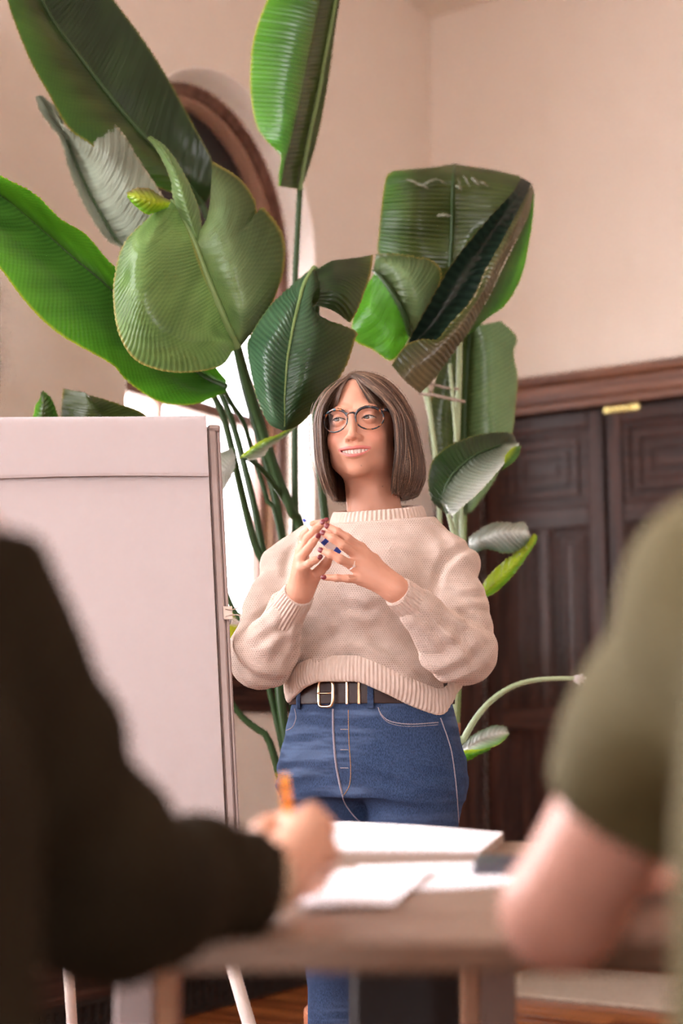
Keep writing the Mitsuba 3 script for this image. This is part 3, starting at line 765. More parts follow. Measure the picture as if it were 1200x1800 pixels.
def blade(lines, tones, vein=0.0009, period=0.0135, seed=0, slant=0.16, rows=None, edges=(True, True), ridge='auto'):
    """A leaf blade lofted through lines (each from base to tip, pixels with depth); one tone per line. Returns (mesh, colours)."""
    K = len(lines)
    L = max(np.linalg.norm(np.diff(PP(l), axis=0), axis=1).sum() for l in lines)
    m = rows or int(np.clip(L / period * 6.5, 60, 420))
    S = np.array([spline(PP(l), m) for l in lines])            # (K, m, 3)
    nv = 14
    seg = []
    vs = []
    if ridge == 'auto':
        ridge = 2 if K == 5 else None
    tang = lambda k, side: (S[k + 1] - S[k] if side > 0 else S[k] - S[k - 1]) if (k == ridge or k in (0, K - 1)) else 0.5 * (S[k + 1] - S[k - 1])
    for k in range(K - 1):
        t = np.linspace(0, 1, nv, endpoint=(k == K - 2))
        a, b = S[k], S[k + 1]
        for x in t:
            m1, m2 = tang(k, 1), tang(k + 1, -1)
            seg.append((2 * x ** 3 - 3 * x ** 2 + 1) * a + (x ** 3 - 2 * x ** 2 + x) * m1 + (-2 * x ** 3 + 3 * x ** 2) * b + (x ** 3 - x ** 2) * m2)
            vs.append(k + x)
    G = np.array(seg).transpose(1, 0, 2)                        # (m, n, 3)
    vs = np.array(vs)
    s = strip(G)
    nrm = np.array(s.vertex_normals).reshape(G.shape)
    u = np.linspace(0, L, m)[:, None]
    mid = (K - 1) / 2
    v = (vs - mid) / mid
    ph = (u - slant * L * np.abs(v)[None] ** 1.4) / period
    wob = meshkit.noise(np.stack([np.broadcast_to(ph * 0.31, (m, len(vs))), np.broadcast_to(v[None] * 2, (m, len(vs))), np.full((m, len(vs)), seed * 3.7)], -1), seed)
    wave = np.sin(2 * PI * (ph + 0.35 * wob)) + 0.6 * np.sin(2 * PI * (ph * 0.37 + wob))
    taper = np.minimum(1, np.abs(v) * 6)[None] * np.minimum(1, 8 * np.minimum(np.linspace(0, 1, m), np.linspace(1, 0, m)))[:, None]
    low = meshkit.noise(np.stack([u / 0.12 + 0 * v, v[None] * 1.5 + 0 * u, 0 * u + 0 * v + seed], -1), seed + 5) - 0.5
    wave = wave * (0.25 + 1.5 * meshkit.noise(np.stack([u / 0.05 + 0 * v, v[None] * 2.5 + 0 * u, 0 * u + 0 * v + seed * 2.3], -1), seed + 21))
    G = G + nrm * (wave * vein * taper + 0.006 * low * np.minimum(1, np.abs(v) * 3)[None])[..., None]
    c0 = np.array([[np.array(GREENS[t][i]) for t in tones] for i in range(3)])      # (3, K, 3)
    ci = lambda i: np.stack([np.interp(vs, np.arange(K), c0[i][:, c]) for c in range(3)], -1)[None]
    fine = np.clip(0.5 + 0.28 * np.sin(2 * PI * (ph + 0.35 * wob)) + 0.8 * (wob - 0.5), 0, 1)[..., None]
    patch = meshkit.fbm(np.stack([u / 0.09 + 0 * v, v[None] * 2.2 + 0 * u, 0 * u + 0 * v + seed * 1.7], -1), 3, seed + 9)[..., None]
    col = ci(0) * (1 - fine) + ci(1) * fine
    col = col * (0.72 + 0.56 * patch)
    ed = np.zeros((m, len(vs)))
    if edges[0]:
        ed = np.maximum(ed, np.clip(1 - (vs[None] - 0.0) / 0.05 + 0 * u, 0, 1))
    if edges[1]:
        ed = np.maximum(ed, np.clip(1 - ((K - 1) - vs[None]) / 0.05 + 0 * u, 0, 1))
    col = col * (1 - ed[..., None]) + ci(2) * ed[..., None]
    return strip(G), np.clip(col, 0, 1).reshape(-1, 3)

def leaf(parts, rib=None, rib_r=(0.007, 0.002), rib_mat='stem', rib_off=0.004, stalk=None, stalk_r=(0.014, 0.008), stalk_mat='stem', label=None):
    global leaf_no
    key = PL + '__leaf' + (f'_{leaf_no:03d}' if leaf_no else '')
    leaf_no += 1
    ms, cs = [], []
    for p in parts:
        m_, c_ = blade(**p)
        ms.append(m_)
        cs.append(c_)
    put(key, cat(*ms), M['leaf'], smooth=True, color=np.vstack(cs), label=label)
    if rib is not None:
        q = spline(PP(rib), 60)
        q = q + (np.array([0, 0, CAM_Z]) - q) / np.linalg.norm(np.array([0, 0, CAM_Z]) - q, axis=1, keepdims=True) * rib_off
        put(key + '__midrib', tube(q, rib_r, 8), M[rib_mat], smooth=50)
    if stalk is not None:
        put(key + '__stalk', tube(spline(np.asarray(stalk if isinstance(stalk, np.ndarray) else PP(stalk)), 70), (stalk_r[0], stalk_r[0] * 1.08, stalk_r[0] * 1.25, stalk_r[1] * 0.9, stalk_r[1]), 10), M[stalk_mat], smooth=50)
    return key

def to_pot(pts, x=0.0, y=0.0):
    """Stalk pixels with depths, carried on down to the soil."""
    return np.vstack([PP(pts), (POT + [x, y, RIM_Z - 0.04])[None]])

# 1 big dark leaf at the top left, seen from below
leaf([dict(lines=[[(345, 362, 3.80), (300, 338, 3.74), (215, 305, 3.66), (165, 258, 3.62), (120, 225, 3.60), (85, 165, 3.58), (50, 100, 3.56), (12, 0, 3.54), (-5, -80, 3.54)],
                   [(352, 360, 3.80), (318, 322, 3.74), (260, 270, 3.68), (205, 225, 3.66), (158, 172, 3.64), (118, 115, 3.62), (80, 50, 3.60), (40, -30, 3.60), (10, -90, 3.58)],
                   [(354, 358, 3.80), (330, 325, 3.76), (280, 268, 3.72), (232, 215, 3.70), (185, 158, 3.68), (140, 98, 3.66), (100, 45, 3.66), (60, -25, 3.64), (20, -110, 3.62)],
                   [(357, 358, 3.80), (350, 320, 3.76), (318, 262, 3.74), (280, 200, 3.72), (240, 140, 3.70), (200, 85, 3.70), (160, 20, 3.70), (120, -50, 3.70), (50, -110, 3.64)],
                   [(360, 358, 3.80), (373, 330, 3.78), (372, 283, 3.76), (345, 230, 3.74), (295, 138, 3.74), (245, 60, 3.74), (203, 3, 3.74), (165, -45, 3.74), (80, -120, 3.66)]],
            tones=['mid', 'olive', 'dark', 'dark', 'dark'], seed=1)],
     rib=[(354, 358, 3.80), (330, 325, 3.76), (280, 268, 3.72), (232, 215, 3.70), (185, 158, 3.68), (140, 98, 3.66), (100, 45, 3.66), (60, -25, 3.64)], rib_r=(0.008, 0.004), rib_mat='stem',
     stalk=to_pot([(354, 358, 3.80), (385, 440, 3.80), (420, 640, 3.78), (452, 760, 3.76), (482, 870, 3.74), (505, 1000, 3.72)], -0.07, 0.02), stalk_r=(0.009, 0.018), label='large dark green leaf at the upper left')
# 2 greyish leaf with a curled tip
leaf([dict(lines=[[(262, 470, 3.66), (222, 440, 3.66), (190, 425, 3.66), (165, 390, 3.66), (140, 345, 3.66), (122, 300, 3.66), (108, 248, 3.64), (84, 215, 3.62), (70, 195, 3.60), (62, 170, 3.58)],
                   [(264, 470, 3.67), (230, 440, 3.69), (205, 415, 3.70), (178, 378, 3.70), (155, 335, 3.70), (135, 290, 3.70), (118, 246, 3.68), (96, 214, 3.66), (80, 190, 3.64), (68, 168, 3.60)],
                   [(266, 470, 3.67), (262, 420, 3.64), (250, 380, 3.62), (228, 342, 3.62), (205, 305, 3.62), (180, 268, 3.62), (150, 250, 3.62), (112, 222, 3.62), (95, 195, 3.62), (74, 168, 3.60)],
                   [(270, 470, 3.68), (300, 420, 3.68), (300, 370, 3.66), (283, 340, 3.66), (248, 286, 3.66), (205, 222, 3.66), (175, 240, 3.66), (118, 232, 3.64), (108, 200, 3.62), (82, 175, 3.60)]],
            tones=['grey', 'grey', 'grey', 'grey'], seed=2, vein=0.0022)],
     rib=[(264, 490, 3.67), (230, 450, 3.69), (205, 422, 3.70), (178, 378, 3.70), (155, 335, 3.70), (135, 290, 3.70), (118, 246, 3.68)], rib_r=(0.006, 0.003), rib_off=0.01,
     stalk=to_pot([(264, 490, 3.69), (340, 600, 3.74), (400, 720, 3.74), (437, 850, 3.72), (470, 1010, 3.70)], -0.09, 0.0), stalk_r=(0.008, 0.016), label='grey green leaf underside with a curled tip')
# 3 the pale central leaf, torn at the top right
leaf([dict(lines=[[(414, 614, 3.42), (385, 645, 3.38), (310, 655, 3.34), (245, 638, 3.32), (213, 598, 3.30), (200, 545, 3.30), (199, 490, 3.30), (217, 430, 3.31), (262, 383, 3.33), (292, 356, 3.36)],
                   [(416, 612, 3.42), (395, 600, 3.37), (345, 600, 3.32), (300, 585, 3.28), (270, 550, 3.26), (256, 510, 3.25), (252, 465, 3.26), (262, 425, 3.28), (282, 385, 3.32), (296, 356, 3.36)],
                   [(418, 610, 3.42), (405, 580, 3.40), (390, 550, 3.38), (376, 515, 3.37), (362, 480, 3.36), (350, 450, 3.35), (340, 420, 3.35), (325, 388, 3.36), (312, 365, 3.36), (300, 350, 3.37)]],
            tones=['under', 'under', 'under'], seed=3),
      dict(lines=[[(418, 610, 3.42), (408, 588, 3.40), (398, 566, 3.39), (388, 543, 3.38), (378, 518, 3.37), (368, 495, 3.365), (358, 470, 3.36), (350, 450, 3.355), (345, 436, 3.35), (343, 424, 3.35)],
                   [(420, 610, 3.42), (430, 580, 3.38), (430, 545, 3.35), (425, 510, 3.34), (416, 475, 3.33), (406, 440, 3.33), (396, 405, 3.33), (388, 380, 3.34), (378, 370, 3.35), (366, 372, 3.36)],
                   [(422, 612, 3.42), (462, 560, 3.42), (490, 505, 3.42), (501, 455, 3.42), (495, 408, 3.41), (463, 366, 3.40), (452, 376, 3.40), (447, 348, 3.40), (420, 312, 3.40), (374, 284, 3.40)]],
            tones=['under', 'pale', 'olive'], seed=4, edges=(False, True)),
      dict(lines=[[(340, 422, 3.35), (325, 395, 3.355), (312, 370, 3.36), (304, 345, 3.36), (301, 318, 3.35), (290, 290, 3.33), (275, 262, 3.31), (258, 242, 3.29)],
                   [(346, 420, 3.34), (338, 395, 3.335), (330, 370, 3.33), (322, 342, 3.325), (312, 312, 3.32), (298, 282, 3.31), (282, 258, 3.30), (262, 240, 3.29)],
                   [(351, 418, 3.35), (354, 395, 3.36), (350, 368, 3.365), (338, 335, 3.36), (324, 305, 3.35), (306, 275, 3.33), (288, 254, 3.31), (266, 239, 3.29)]],
            tones=['pale', 'under', 'pale'], seed=5),
      dict(lines=[[(300, 352, 3.35), (285, 345, 3.33), (265, 332, 3.31), (240, 330, 3.30), (222, 338, 3.30)],
                   [(298, 358, 3.34), (282, 358, 3.31), (262, 352, 3.29), (242, 346, 3.28), (224, 342, 3.29)],
                   [(292, 366, 3.35), (270, 374, 3.33), (256, 376, 3.31), (236, 360, 3.30), (224, 346, 3.30)]],
            tones=['brown', 'lime', 'bright'], seed=6, rows=40)],
     rib=[(418, 612, 3.42), (390, 550, 3.38), (362, 480, 3.36), (340, 420, 3.35), (318, 375, 3.36), (302, 352, 3.37)], rib_r=(0.010, 0.003), rib_mat='stem_bright', rib_off=0.003,
     stalk=to_pot([(416, 608, 3.43), (440, 690, 3.50), (458, 745, 3.54), (485, 830, 3.58), (515, 905, 3.60), (540, 1000, 3.62)], -0.03, -0.06), stalk_r=(0.011, 0.018), label='pale green leaf underside torn at its upper right')
# 4 long leaf reaching to the left
leaf([dict(lines=[[(398, 668, 3.52), (375, 640, 3.50), (330, 590, 3.46), (265, 520, 3.42), (195, 462, 3.36), (150, 412, 3.32), (105, 385, 3.28), (60, 340, 3.24), (0, 308, 3.20), (-70, 262, 3.16)],
                   [(398, 675, 3.52), (365, 650, 3.53), (315, 600, 3.50), (255, 540, 3.46), (190, 482, 3.42), (140, 440, 3.38), (90, 400, 3.34), (40, 358, 3.30), (-15, 322, 3.25), (-75, 270, 3.18)],
                   [(398, 680, 3.52), (355, 660, 3.54), (300, 612, 3.52), (240, 552, 3.48), (182, 497, 3.44), (128, 452, 3.40), (75, 405, 3.36), (25, 362, 3.32), (-25, 325, 3.27), (-80, 280, 3.20)],
                   [(397, 685, 3.52), (345, 685, 3.50), (275, 648, 3.46), (210, 592, 3.42), (150, 540, 3.38), (95, 488, 3.34), (45, 440, 3.30), (0, 400, 3.26), (-40, 360, 3.22), (-85, 295, 3.19)],
                   [(396, 690, 3.52), (340, 711, 3.48), (280, 706, 3.44), (222, 668, 3.42), (195, 640, 3.40), (108, 590, 3.34), (50, 538, 3.30), (0, 472, 3.26), (-50, 400, 3.22), (-90, 310, 3.18)]],
            tones=['bright', 'bright', 'mid', 'mid', 'bright'], seed=7, slant=0.22)],
     rib=[(398, 680, 3.52), (355, 660, 3.54), (300, 612, 3.52), (240, 552, 3.48), (182, 497, 3.44), (128, 452, 3.40), (75, 405, 3.36), (25, 362, 3.32), (-25, 325, 3.27)], rib_r=(0.008, 0.003), rib_off=-0.003,
     stalk=to_pot([(390, 680, 3.54), (410, 715, 3.58), (428, 742, 3.62), (445, 800, 3.64), (470, 880, 3.64), (500, 980, 3.64)], -0.06, -0.03), stalk_r=(0.006, 0.015), label='bright green leaf reaching out to the left')
# 5 upright leaf at the top, its left half folded
leaf([dict(lines=[[(489, 327, 3.78), (490, 300, 3.77), (492, 274, 3.76), (470, 250, 3.76), (451, 222, 3.76), (441, 170, 3.76), (440, 120, 3.76), (446, 68, 3.76), (470, 0, 3.76), (510, -70, 3.76)],
                   [(491, 327, 3.74), (494, 300, 3.73), (500, 268, 3.72), (500, 235, 3.72), (500, 200, 3.72), (500, 160, 3.72), (504, 110, 3.72), (512, 60, 3.72), (524, 0, 3.72), (540, -70, 3.74)],
                   [(493, 328, 3.68), (498, 300, 3.67), (506, 266, 3.66), (514, 235, 3.66), (522, 200, 3.66), (530, 160, 3.66), (540, 110, 3.66), (550, 60, 3.67), (562, 0, 3.68), (572, -70, 3.70)],
                   [(524, 332, 3.76), (527, 300, 3.75), (534, 266, 3.74), (541, 235, 3.74), (549, 200, 3.74), (557, 160, 3.74), (566, 110, 3.74), (576, 60, 3.74), (587, 0, 3.75), (598, -70, 3.76)],
                   [(529, 332, 3.78), (538, 310, 3.77), (546, 285, 3.76), (556, 250, 3.76), (565, 210, 3.76), (573, 165, 3.76), (581, 112, 3.76), (588, 60, 3.76), (597, 0, 3.76), (606, -70, 3.77)]],
            tones=['bright', 'mid', 'olive', 'olive', 'olive'], seed=8, slant=0.05)],
     rib=[(527, 334, 3.76), (532, 300, 3.75), (541, 255, 3.74), (549, 215, 3.74), (560, 165, 3.74), (569, 112, 3.74), (579, 60, 3.74), (590, 0, 3.75), (600, -60, 3.76)], rib_r=(0.006, 0.004), rib_mat='stem_bright',
     stalk=to_pot([(527, 330, 3.77), (522, 420, 3.77), (518, 520, 3.77), (518, 700, 3.77), (519, 900, 3.77), (530, 1100, 3.75)], -0.02, 0.06), stalk_r=(0.008, 0.014), label='upright green leaf at the top with a folded half')
# 6 arching leaf left of the woman's head
leaf([dict(lines=[[(552, 470, 3.40), (525, 492, 3.38), (495, 518, 3.36), (470, 545, 3.34), (440, 592, 3.32), (434, 612, 3.30), (440, 650, 3.29), (452, 698, 3.28), (472, 742, 3.28), (500, 757, 3.28)],
                   [(550, 472, 3.37), (528, 498, 3.33), (510, 535, 3.28), (492, 570, 3.26), (475, 605, 3.24), (468, 632, 3.23), (470, 665, 3.22), (476, 700, 3.23), (486, 736, 3.25), (500, 756, 3.28)],
                   [(548, 474, 3.36), (535, 498, 3.32), (526, 528, 3.29), (518, 560, 3.27), (511, 595, 3.26), (505, 630, 3.25), (502, 665, 3.25), (500, 700, 3.25), (500, 735, 3.26), (501, 756, 3.28)],
                   [(550, 472, 3.36), (556, 500, 3.30), (548, 535, 3.27), (562, 570, 3.26), (560, 605, 3.25), (550, 640, 3.24), (538, 675, 3.24), (525, 708, 3.25), (512, 738, 3.26), (502, 756, 3.28)],
                   [(552, 472, 3.38), (580, 520, 3.34), (545, 548, 3.30), (622, 580, 3.33), (623, 600, 3.32), (608, 645, 3.31), (580, 690, 3.30), (552, 722, 3.29), (525, 748, 3.28), (503, 757, 3.28)]],
            tones=['teal', 'teal', 'teal', 'dark', 'olive'], seed=9, slant=-0.18, period=0.016, vein=0.0009),
      dict(lines=[[(546, 478, 3.37), (540, 488, 3.34), (535, 500, 3.32), (531, 515, 3.31), (528, 530, 3.30)],
                   [(585, 458, 3.40), (592, 480, 3.34), (592, 505, 3.31), (588, 525, 3.31), (582, 545, 3.32)],
                   [(656, 447, 3.46), (652, 480, 3.42), (640, 515, 3.38), (628, 545, 3.36), (614, 568, 3.36)]],
            tones=['dark', 'dark', 'olive'], seed=10, rows=110, slant=0.1)],
     rib=[(552, 470, 3.37), (535, 498, 3.32), (526, 528, 3.29), (518, 560, 3.27), (511, 595, 3.26), (505, 630, 3.25), (502, 665, 3.25), (500, 700, 3.25), (500, 750, 3.27)], rib_r=(0.0055, 0.0015), rib_mat='stem_bright', rib_off=0.003,
     stalk=to_pot([(552, 472, 3.39), (556, 520, 3.46), (552, 620, 3.52), (556, 760, 3.56), (575, 950, 3.58), (600, 1200, 3.60)], 0.0, -0.03), stalk_r=(0.009, 0.016), label='dark arching leaf left of the woman\'s head')
# 7 bright leaf above the head: one half tinted as if lit from behind, the other dark
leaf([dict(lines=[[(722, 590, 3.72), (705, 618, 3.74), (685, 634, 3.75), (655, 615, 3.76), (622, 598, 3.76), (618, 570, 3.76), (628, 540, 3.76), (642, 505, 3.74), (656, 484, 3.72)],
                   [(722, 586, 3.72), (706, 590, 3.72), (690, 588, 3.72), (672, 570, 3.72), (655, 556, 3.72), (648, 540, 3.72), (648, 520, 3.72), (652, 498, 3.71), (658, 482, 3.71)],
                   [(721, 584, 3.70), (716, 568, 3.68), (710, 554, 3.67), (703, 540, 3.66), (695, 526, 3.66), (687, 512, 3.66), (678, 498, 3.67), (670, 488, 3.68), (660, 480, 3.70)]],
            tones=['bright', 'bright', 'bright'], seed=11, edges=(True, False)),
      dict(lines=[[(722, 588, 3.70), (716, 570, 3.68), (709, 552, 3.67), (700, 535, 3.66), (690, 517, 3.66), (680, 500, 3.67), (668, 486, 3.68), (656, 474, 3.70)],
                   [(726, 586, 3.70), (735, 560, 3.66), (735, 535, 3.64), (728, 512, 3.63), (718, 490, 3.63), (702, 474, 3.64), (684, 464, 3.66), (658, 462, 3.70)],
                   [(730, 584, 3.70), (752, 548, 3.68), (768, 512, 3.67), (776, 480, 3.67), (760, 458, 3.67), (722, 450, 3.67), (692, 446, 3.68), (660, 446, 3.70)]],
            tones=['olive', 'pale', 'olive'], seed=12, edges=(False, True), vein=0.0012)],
     rib=[(722, 590, 3.70), (709, 552, 3.66), (690, 517, 3.65), (668, 486, 3.67), (656, 476, 3.70)], rib_r=(0.009, 0.004), rib_off=0.002,
     stalk=to_pot([(722, 588, 3.72), (745, 660, 3.74), (760, 760, 3.74), (772, 900, 3.72), (770, 1150, 3.70)], 0.05, 0.03), stalk_r=(0.006, 0.012), stalk_mat='stem_pale', label='leaf above the head with one half tinted bright as if backlit')
# 8 large drooping leaf at the upper right, folded over
leaf([dict(lines=[[(688, 475, 3.80), (664, 445, 3.80), (665, 410, 3.78), (669, 375, 3.76), (673, 340, 3.74), (678, 312, 3.74), (690, 300, 3.80)],
                   [(735, 500, 3.80), (722, 455, 3.76), (724, 415, 3.74), (728, 378, 3.72), (732, 340, 3.71), (736, 308, 3.72), (742, 295, 3.80)],
                   [(772, 510, 3.80), (790, 470, 3.77), (793, 420, 3.76), (794, 380, 3.75), (795, 340, 3.73), (796, 308, 3.73), (798, 288, 3.82)],
                   [(775, 505, 3.80), (812, 440, 3.75), (826, 408, 3.74), (842, 380, 3.72), (854, 345, 3.71), (858, 315, 3.72), (858, 296, 3.82)],
                   [(778, 500, 3.80), (822, 430, 3.73), (850, 398, 3.71), (880, 365, 3.70), (905, 335, 3.70), (918, 318, 3.74), (912, 308, 3.82)]],
            tones=['mid', 'olive', 'olive', 'olive', 'olive'], seed=13, slant=0.0, edges=(True, False)),
      dict(lines=[[(712, 612, 3.56), (722, 590, 3.56), (740, 555, 3.56), (768, 505, 3.57), (800, 455, 3.58), (835, 412, 3.60), (870, 370, 3.63), (900, 338, 3.67), (916, 312, 3.74)],
                   [(728, 604, 3.60), (752, 580, 3.61), (778, 545, 3.61), (804, 505, 3.61), (832, 460, 3.62), (858, 418, 3.64), (888, 374, 3.66), (910, 344, 3.68), (926, 318, 3.74)],
                   [(765, 606, 3.54), (790, 572, 3.55), (806, 556, 3.55), (834, 522, 3.56), (852, 480, 3.57), (872, 448, 3.59), (900, 396, 3.63), (922, 352, 3.67), (934, 322, 3.74)]],
            tones=['glossy', 'glossy', 'glossy'], seed=14, slant=0.0, period=0.026, vein=0.0012),
      dict(lines=[[(688, 642, 3.54), (712, 608, 3.54), (742, 596, 3.54), (768, 596, 3.54), (790, 570, 3.54), (808, 552, 3.54), (836, 518, 3.55), (856, 472, 3.56), (885, 420, 3.58), (915, 362, 3.64), (934, 324, 3.72)],
                   [(710, 668, 3.52), (735, 640, 3.51), (758, 622, 3.51), (780, 602, 3.51), (804, 578, 3.51), (825, 550, 3.52), (850, 512, 3.53), (872, 468, 3.55), (898, 420, 3.58), (922, 366, 3.64), (936, 330, 3.72)],
                   [(738, 692, 3.55), (758, 672, 3.55), (778, 644, 3.55), (800, 614, 3.55), (820, 588, 3.55), (840, 556, 3.56), (862, 515, 3.58), (884, 468, 3.60), (908, 422, 3.62), (928, 376, 3.66), (938, 336, 3.72)]],
            tones=['olive', 'brown', 'brown'], seed=15, slant=0.0, edges=(True, False)),
      dict(lines=[[(800, 610, 3.66), (820, 588, 3.66), (840, 555, 3.66), (862, 515, 3.66), (884, 468, 3.66), (908, 420, 3.68), (926, 380, 3.70), (938, 335, 3.74)],
                   [(812, 598, 3.68), (840, 574, 3.68), (862, 545, 3.68), (885, 512, 3.68), (904, 470, 3.68), (918, 428, 3.69), (930, 386, 3.71), (938, 338, 3.74)],
                   [(826, 580, 3.70), (852, 560, 3.70), (885, 538, 3.70), (908, 506, 3.70), (922, 470, 3.70), (930, 428, 3.71), (936, 388, 3.72), (939, 340, 3.74)]],
            tones=['olive', 'mid', 'bright'], seed=16, edges=(False, True)),
      dict(lines=[[(714,314,3.695),(729.0,317.0,3.69),(742,326,3.695)],[(714,315,3.692),(728.0,320.0,3.685),(742,327,3.692)],[(715,316,3.695),(727.0,321.8,3.69),(742,328,3.695)]], tones=['brown','grey','brown'], seed=30, rows=16, vein=0.0002),
      dict(lines=[[(742,326,3.695),(756.0,316.0,3.69),(768,314,3.695)],[(742,327,3.692),(755.0,320.0,3.685),(768,315,3.692)],[(743,328,3.695),(754.0,322.4,3.69),(768,316,3.695)]], tones=['brown','grey','brown'], seed=31, rows=16, vein=0.0002),
      dict(lines=[[(768,314,3.695),(778.0,316.0,3.69),(786,324,3.695)],[(768,315,3.692),(777.0,319.0,3.685),(786,325,3.692)],[(769,316,3.695),(776.0,320.8,3.69),(786,326,3.695)]], tones=['brown','grey','brown'], seed=32, rows=16, vein=0.0002),
      dict(lines=[[(730,322,3.695),(742.0,324.0,3.69),(752,330,3.695)],[(730,323,3.692),(741.0,326.0,3.685),(752,331,3.692)],[(731,324,3.695),(740.0,327.2,3.69),(752,332,3.695)]], tones=['brown','grey','brown'], seed=33, rows=16, vein=0.0002),
      dict(lines=[[(803,312,3.695),(808.5,316.0,3.69),(812,330,3.695)],[(803,313,3.692),(807.5,321.0,3.685),(812,331,3.692)],[(804,314,3.695),(806.5,324.0,3.69),(812,332,3.695)]], tones=['brown','grey','brown'], seed=34, rows=16, vein=0.0002),
      dict(lines=[[(814,308,3.695),(821.0,313.0,3.69),(826,328,3.695)],[(814,309,3.692),(820.0,318.0,3.685),(826,329,3.692)],[(815,310,3.695),(819.0,321.0,3.69),(826,330,3.695)]], tones=['brown','grey','brown'], seed=35, rows=16, vein=0.0002),
      dict(lines=[[(828,312,3.695),(836.0,315.0,3.69),(842,326,3.695)],[(828,313,3.692),(835.0,319.0,3.685),(842,327,3.692)],[(829,314,3.695),(834.0,321.4,3.69),(842,328,3.695)]], tones=['brown','grey','brown'], seed=36, rows=16, vein=0.0002),
      dict(lines=[[(842,318,3.695),(851.0,319.0,3.69),(858,326,3.695)],[(842,319,3.692),(850.0,322.0,3.685),(858,327,3.692)],[(843,320,3.695),(849.0,323.8,3.69),(858,328,3.695)]], tones=['brown','grey','brown'], seed=37, rows=16, vein=0.0002),
      dict(lines=[[(768,378,3.695),(781.0,375.5,3.69),(792,379,3.695)],[(768,379,3.692),(780.0,378.5,3.685),(792,380,3.692)],[(769,380,3.695),(779.0,380.3,3.69),(792,381,3.695)]], tones=['brown','grey','brown'], seed=38, rows=16, vein=0.0002),
      dict(lines=[[(800,326,3.695),(807.0,327.0,3.69),(812,334,3.695)],[(800,327,3.692),(806.0,330.0,3.685),(812,335,3.692)],[(801,328,3.695),(805.0,331.8,3.69),(812,336,3.695)]], tones=['brown','grey','brown'], seed=39, rows=16, vein=0.0002)],
     rib=[(790, 470, 3.77), (793, 420, 3.76), (794, 380, 3.75), (795, 340, 3.73), (797, 305, 3.74), (798, 290, 3.81)], rib_r=(0.004, 0.0035), rib_off=0.010, rib_mat='stem',
     stalk=to_pot([(800, 300, 3.84), (806, 440, 3.84), (808, 580, 3.82), (806, 680, 3.80), (802, 800, 3.78), (800, 1000, 3.76), (795, 1230, 3.74)], 0.09, 0.05), stalk_r=(0.007, 0.016), stalk_mat='stem_pale', label='large drooping leaf folded over at the upper right')
# 9 pale leaf behind the woman's right side of the picture
leaf([dict(lines=[[(800, 905, 3.98), (772, 850, 3.98), (756, 790, 3.98), (752, 740, 3.98), (760, 690, 3.98), (770, 650, 3.98), (785, 610, 3.98), (815, 575, 3.98)],
                   [(808, 905, 3.98), (796, 850, 3.96), (786, 790, 3.95), (784, 740, 3.95), (788, 690, 3.95), (794, 650, 3.95), (804, 610, 3.96), (820, 572, 3.97)],
                   [(814, 905, 3.98), (816, 850, 3.99), (816, 790, 4.0), (816, 740, 4.0), (818, 690, 4.0), (820, 650, 4.0), (822, 610, 4.0), (826, 570, 3.99)],
                   [(826, 900, 3.98), (850, 850, 3.96), (862, 790, 3.94), (864, 740, 3.94), (864, 690, 3.94), (862, 650, 3.94), (860, 605, 3.95), (850, 570, 3.97)],
                   [(838, 888, 3.98), (874, 835, 3.98), (900, 760, 3.98), (905, 715, 3.98), (909, 665, 3.98), (903, 622, 3.98), (908, 592, 3.98), (880, 564, 3.98)]],
            tones=['olive', 'olive', 'olive', 'pale', 'pale'], seed=19, slant=0.08)],
     rib=[(814, 905, 3.98), (816, 850, 3.99), (816, 740, 4.0), (820, 650, 4.0), (826, 572, 3.99)], rib_r=(0.010, 0.005), rib_off=0.002, rib_mat='stem',
     stalk=to_pot([(814, 895, 3.99), (812, 1000, 3.94), (806, 1150, 3.88), (800, 1260, 3.80)], 0.12, 0.08), stalk_r=(0.010, 0.016), stalk_mat='stem_bright', label='broad pale green leaf right of the woman\'s head')
# 10 glossy leaf over her shoulder
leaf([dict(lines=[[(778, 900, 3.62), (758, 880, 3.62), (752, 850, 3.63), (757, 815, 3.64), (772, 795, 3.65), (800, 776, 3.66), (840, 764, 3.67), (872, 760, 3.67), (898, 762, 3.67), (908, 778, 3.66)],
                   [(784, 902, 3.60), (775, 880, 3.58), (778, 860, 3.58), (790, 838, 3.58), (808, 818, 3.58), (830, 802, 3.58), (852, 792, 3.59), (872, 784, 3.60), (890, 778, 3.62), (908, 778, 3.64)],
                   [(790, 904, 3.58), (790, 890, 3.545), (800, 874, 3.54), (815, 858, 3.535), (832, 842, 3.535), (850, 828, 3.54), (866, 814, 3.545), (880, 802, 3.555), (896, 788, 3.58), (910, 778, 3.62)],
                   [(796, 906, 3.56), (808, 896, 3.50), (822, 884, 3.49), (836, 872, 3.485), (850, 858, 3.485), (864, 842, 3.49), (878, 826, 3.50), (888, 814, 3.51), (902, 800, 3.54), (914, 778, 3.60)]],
            tones=['dark', 'dark', 'grey', 'silver'], seed=20, slant=0.1, vein=0.0010),  # white sheen of the lower edge is put into the tones
      dict(lines=[[(886, 812, 3.50), (888, 800, 3.52), (896, 790, 3.54), (906, 782, 3.57)], [(884, 820, 3.50), (894, 810, 3.51), (904, 798, 3.53), (910, 784, 3.57)], [(880, 828, 3.51), (898, 816, 3.52), (910, 802, 3.54), (915, 784, 3.58)]], tones=['lime', 'mid', 'mid'], seed=21, rows=30)],
     rib=[(786, 902, 3.59), (780, 868, 3.58), (800, 828, 3.575), (840, 797, 3.58), (880, 782, 3.60)], rib_r=(0.004, 0.002), rib_off=0.003,
     stalk=to_pot([(788, 902, 3.60), (800, 960, 3.62), (804, 1060, 3.64), (800, 1220, 3.66)], 0.08, -0.03), stalk_r=(0.006, 0.012), stalk_mat='stem_pale', label='glossy dark leaf with a pale sheen painted along its edge above her shoulder')
